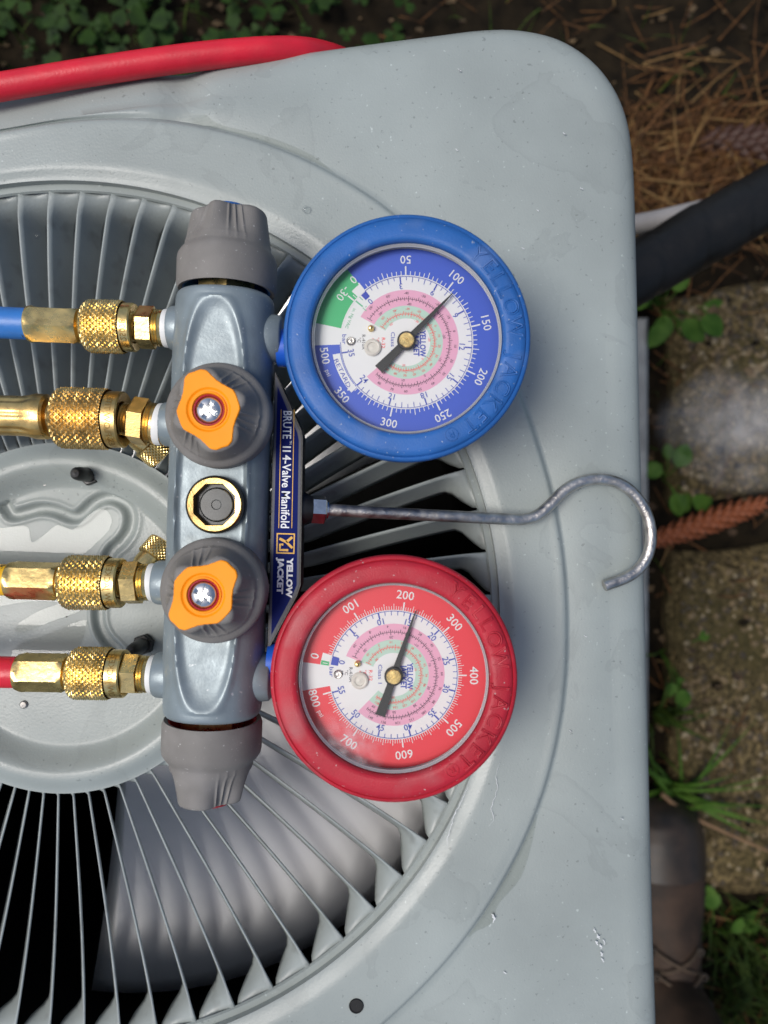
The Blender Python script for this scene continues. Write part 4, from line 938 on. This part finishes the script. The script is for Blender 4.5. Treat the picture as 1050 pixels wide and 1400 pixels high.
nt.links.new(mu.outputs[0], ms.inputs[0]); nt.links.new(tr.outputs[0], ms.inputs[1]); nt.links.new(df.outputs[0], ms.inputs[2]); nt.links.new(ms.outputs[0], o_.inputs[0])
g = MB(); rows = []; fade = []; n = 40
for i in range(n + 1):
    row = []
    for j in range(n + 1):
        u, v = j / n, i / n; x = 880 + u * 230; yy = 480 + v * 210 + 60 * (1 - u) * (0.5 - v); z = -.54 + .02 * noise.noise((u * 3, v * 3, 9)) + .06 * (1 - u) ** 2
        row.append(P(x, yy, z)); e_ = min(u, 1 - u, v, 1 - v); rad_ = math.hypot((u - .55) / .5, (v - .5) / .5); fade.append(sstep(1.0, .25, rad_) if False else max(0, 1 - rad_) ** .8)
    rows.append(row)
g.grid(rows, wrap=False); cw = g.obj('cobweb', CW, smooth=180); at_ = cw.data.attributes.new('silk', 'FLOAT', 'POINT'); at_.data.foreach_set('value', fade)
tag(cw, 'wispy pale cobweb spread over the upper stepping stone beside the unit', 'cobweb')

# ------------------------------------------------------------------ vegetation and litter
def leafmat(name, c1, c2, sc_=60): return mat(name, c1, 0.6, col2=c2, vscale=sc_, spec=0.15)
GRASS = leafmat('grass_blades', (0.014, 0.032, 0.005), (0.06, 0.095, 0.015)); STRAW = leafmat('straw_needles', (0.10, 0.06, 0.02), (0.22, 0.13, 0.05), 90); DRY = leafmat('dry_needles', (0.018, 0.009, 0.004), (0.13, 0.058, 0.018), 90); CLOV = leafmat('clover', (0.005, 0.017, 0.002), (0.02, 0.05, 0.005))
FRESH = leafmat('fresh_leaf', (0.028, 0.075, 0.008), (0.07, 0.14, 0.02))
def blade(mb, base, h, lean, wd, az, mi=0, nseg=4, curl=1.0):
    d = Vector((math.cos(az), math.sin(az), 0)); sd = Vector((-d.y, d.x, 0)); rows = []
    for i in range(nseg + 1):
        f = i / nseg; p_ = Vector(base) + d * (lean * f ** 1.6) + Vector((0, 0, h * (f - .25 * curl * f * f))); w_ = wd * (1 - f) ** .7
        rows.append([p_ - sd * w_, p_ + sd * w_ + Vector((0, 0, wd * .3))])
    mb.grid(rows, mi, wrap=False)
def gp(px, py): q = P(px, py, GZ); return (q.x, q.y, gheight(q.x, q.y))
rnd = random.Random(21)
def on_stone(x, y): return (915 < x < 1260 and (350 < y < 695 or 735 < y < 1225))
g = MB()                                                   # short grass around
for k in range(3800):
    x, y = rnd.uniform(-250, 1350), rnd.uniform(-250, 1650); 
    if -160 < y - 0 < 2000 and x < 880 and y > 140: continue
    if on_stone(x, y): continue
    dens = .35 + .6 * noise.noise((x * .008, y * .008, 3))
    if y < 120 and x < 420: dens += .4
    if x > 940 and y > 1215: dens += .9
    if 150 < y < 350 and x > 860: dens -= .5
    if rnd.random() > dens: continue
    b = gp(x, y); blade(g, b, rnd.uniform(.02, .07), rnd.uniform(.01, .05), rnd.uniform(.0008, .002), rnd.uniform(0, 6.28))
for k in range(900):
    x, y = rnd.uniform(955, 1200), rnd.uniform(1225, 1600); b = gp(x, y); blade(g, b, rnd.uniform(.04, .12), rnd.uniform(.02, .08), rnd.uniform(.001, .0026), rnd.uniform(0, 6.28))
o = g.obj('grass', GRASS, smooth=None); tag(o, 'sparse short grass growing in the soil around the unit', 'grass', kind='stuff')
g = MB()                                                   # clover leaves, far side
for k in range(800):
    x, y = rnd.uniform(-250, 620), rnd.uniform(-260, 150)
    if rnd.random() > .75 * (1 - max(0, (x - 260) / 420)) + .3 * noise.noise((x * .012, y * .012, 8)): continue
    b = Vector(gp(x, y)) + Vector((0, 0, rnd.uniform(.015, .055)))
    az = rnd.uniform(0, 6.28); s_ = rnd.choice([.006, .009, .012, .016, .022]) * rnd.uniform(.8, 1.2)
    for t in range(3):
        a_ = az + t * 2.094; d = Vector((math.cos(a_), math.sin(a_), rnd.uniform(-.2, .35))); sd = Vector((-d.y, d.x, 0))
        g.add([b, b + d * s_ * .6 + sd * s_ * .5, b + d * s_ * 1.05 + sd * s_ * .3, b + d * s_ * .95, b + d * s_ * 1.05 - sd * s_ * .3, b + d * s_ * .6 - sd * s_ * .5], [(0, 1, 2, 3), (0, 3, 4, 5)])
o = g.obj('clover', CLOV, smooth=None); tag(o, 'dark green clover patch on the ground beyond the red hose', 'clover', kind='stuff')
g = MB()                                                   # dry pine needles
for k in range(2700):
    if k < 1900: x, y = rnd.uniform(840, 1300), rnd.gauss(255, 62)
    elif k < 2060: x, y = rnd.uniform(500, 1250), rnd.uniform(-150, 220)
    else: x, y = rnd.uniform(880, 1250), rnd.uniform(350, 1450)
    b = Vector(gp(x, y)); b.z = max(b.z, -0.566 if on_stone(x, y) else -9) + rnd.uniform(.002, .022); az = rnd.gauss(0.15, .9); L = rnd.uniform(.03, .085)
    if on_stone(x, y) and rnd.random() < .9: continue
    d = Vector((math.cos(az), math.sin(az), rnd.gauss(0, .12))) * L; sd = Vector((-d.y, d.x, 0)).normalized() * rnd.uniform(.0006, .0012)
    m_ = b + d * .5 + sd * rnd.uniform(-3, 3)
    g.grid([[b - sd, b + sd], [m_ - sd, m_ + sd], [b + d - sd * .4, b + d + sd * .4]], 1 if rnd.random() < .16 else 0, wrap=False)
o = g.obj('pine_needles', [DRY, STRAW], smooth=None); tag(o, 'brown dry pine needles strewn over the soil beside the unit', 'pine needles', kind='stuff')
g = MB()                                                   # crumbs of soil, bark and dead leaf
for k in range(2600):
    x, y = rnd.uniform(-200, 1300), rnd.uniform(-220, 1600)
    if x < 875 and y > 140: continue
    if on_stone(x, y) and rnd.random() < .6: continue
    b = Vector(gp(x, y)); b.z = max(b.z, -0.570 if on_stone(x, y) else -9) + .002; r1 = rnd.uniform(.002, .008); a_ = rnd.uniform(0, 6.28); n_ = rnd.choice([4, 5, 6])
    vs = [b + Vector((math.cos(a_ + i * 6.28 / n_) * r1 * rnd.uniform(.5, 1.4), math.sin(a_ + i * 6.28 / n_) * r1 * rnd.uniform(.4, 1), rnd.uniform(0, .004))) for i in range(n_)]
    top = b + Vector((0, 0, r1 * rnd.uniform(.2, .7))); g.add(vs + [top], [(i, (i + 1) % n_, n_) for i in range(n_)], rnd.choice([0, 0, 1, 2]))
o = g.obj('leaf_litter', [SOIL, mat('litter_brown', (0.045, 0.026, 0.012), .9, var=.5, vscale=80), mat('litter_tan', (0.10, 0.065, 0.03), .9, var=.4, vscale=80)], smooth=None); tag(o, 'crumbs of bark and dead leaf scattered over the soil beside the unit', 'leaf litter', kind='stuff')
# separate weeds
def tuft(px, py, n, h, label, spread=.05, seed=1, m_=GRASS, wd=.003):
    r2 = random.Random(seed); b = gp(px, py); T = thing('grass_tuft', label, 'grass tuft', b, 'weeds beside the unit'); me = None
    for k in range(n):
        g = MB(); a_ = r2.uniform(0, 6.28); blade(g, (b[0] + r2.gauss(0, .008), b[1] + r2.gauss(0, .008), b[2]), h * r2.uniform(.5, 1), spread * r2.uniform(.3, 1.4), wd * r2.uniform(.7, 1.2), a_, nseg=7, curl=1.5)
        g.obj('blade', m_, T, smooth=60)
tuft(912, 1075, 26, .13, 'broad bladed grass tuft growing at the toe of the work boot', .10, 5, FRESH, .0042)
tuft(900, 975, 16, .12, 'upright grass tuft in the gap between slab and lower stepping stone', .05, 8, GRASS, .0040)
tuft(1030, 625, 9, .04, 'little bright grass tuft at the edge of the upper stepping stone', .03, 9, FRESH, .003)
def weed(px, py, n, s0, label, seed, zup=.05):
    r2 = random.Random(seed); b = Vector(gp(px, py)); T = thing('leafy_weed', label, 'weed', b, 'weeds beside the unit')
    for k in range(n):
        a_ = r2.uniform(0, 6.28); top = b + Vector((math.cos(a_) * r2.uniform(.008, .05), math.sin(a_) * r2.uniform(.008, .05), zup * r2.uniform(.5, 1.2)))
        g = MB(); g.tube([b, (b + top) / 2 + Vector((0, 0, .01)), top], .0009, 6); g.obj('stem', FRESH, T)
        s_ = s0 * r2.uniform(.7, 1.2); d = Vector((math.cos(a_), math.sin(a_), r2.uniform(-.2, .2))).normalized(); sd = Vector((-d.y, d.x, 0)).normalized(); g = MB(); rows = []
        for i in range(8):
            f = i / 7; w_ = s_ * .52 * math.sin(math.pi * min(1, f * .95 + .05)) ** .7 * (1 - .25 * f); c_ = top + d * s_ * 1.2 * f + Vector((0, 0, -.3 * s_ * f * f))
            rows.append([c_ - sd * w_ + Vector((0, 0, w_ * .3)), c_ + Vector((0, 0, -.0005)), c_ + sd * w_ + Vector((0, 0, w_ * .3))])
        g.grid(rows, wrap=False); g.obj('leaf', FRESH, T, smooth=60)
weed(900, 425, 16, .026, 'leafy green weed just below the black insulated pipe', 2)
weed(905, 655, 7, .024, 'low leafy weed between the hook and the upper stepping stone', 4, .03)
weed(906, 892, 5, .020, 'small round leaved weed in the gap above the lower stepping stone', 6, .05)
weed(965, 1262, 4, .024, 'small bright leafy weed beside the instep of the boot', 12, .03)
g = MB(); g.tube(catmull([P(905, 1085, -.55), P(935, 1110, -.548), P(985, 1135, -.55), P(1065, 1170, -.552)], 6), .0026, 8, rfun=lambda f: .0032 - .0018 * f)
tag(g.obj('twig', mat('twig_bark', (0.17, 0.10, 0.05), .8, var=.3)), 'thin dry twig crossing from the boot toe onto the stepping stone', 'twig')
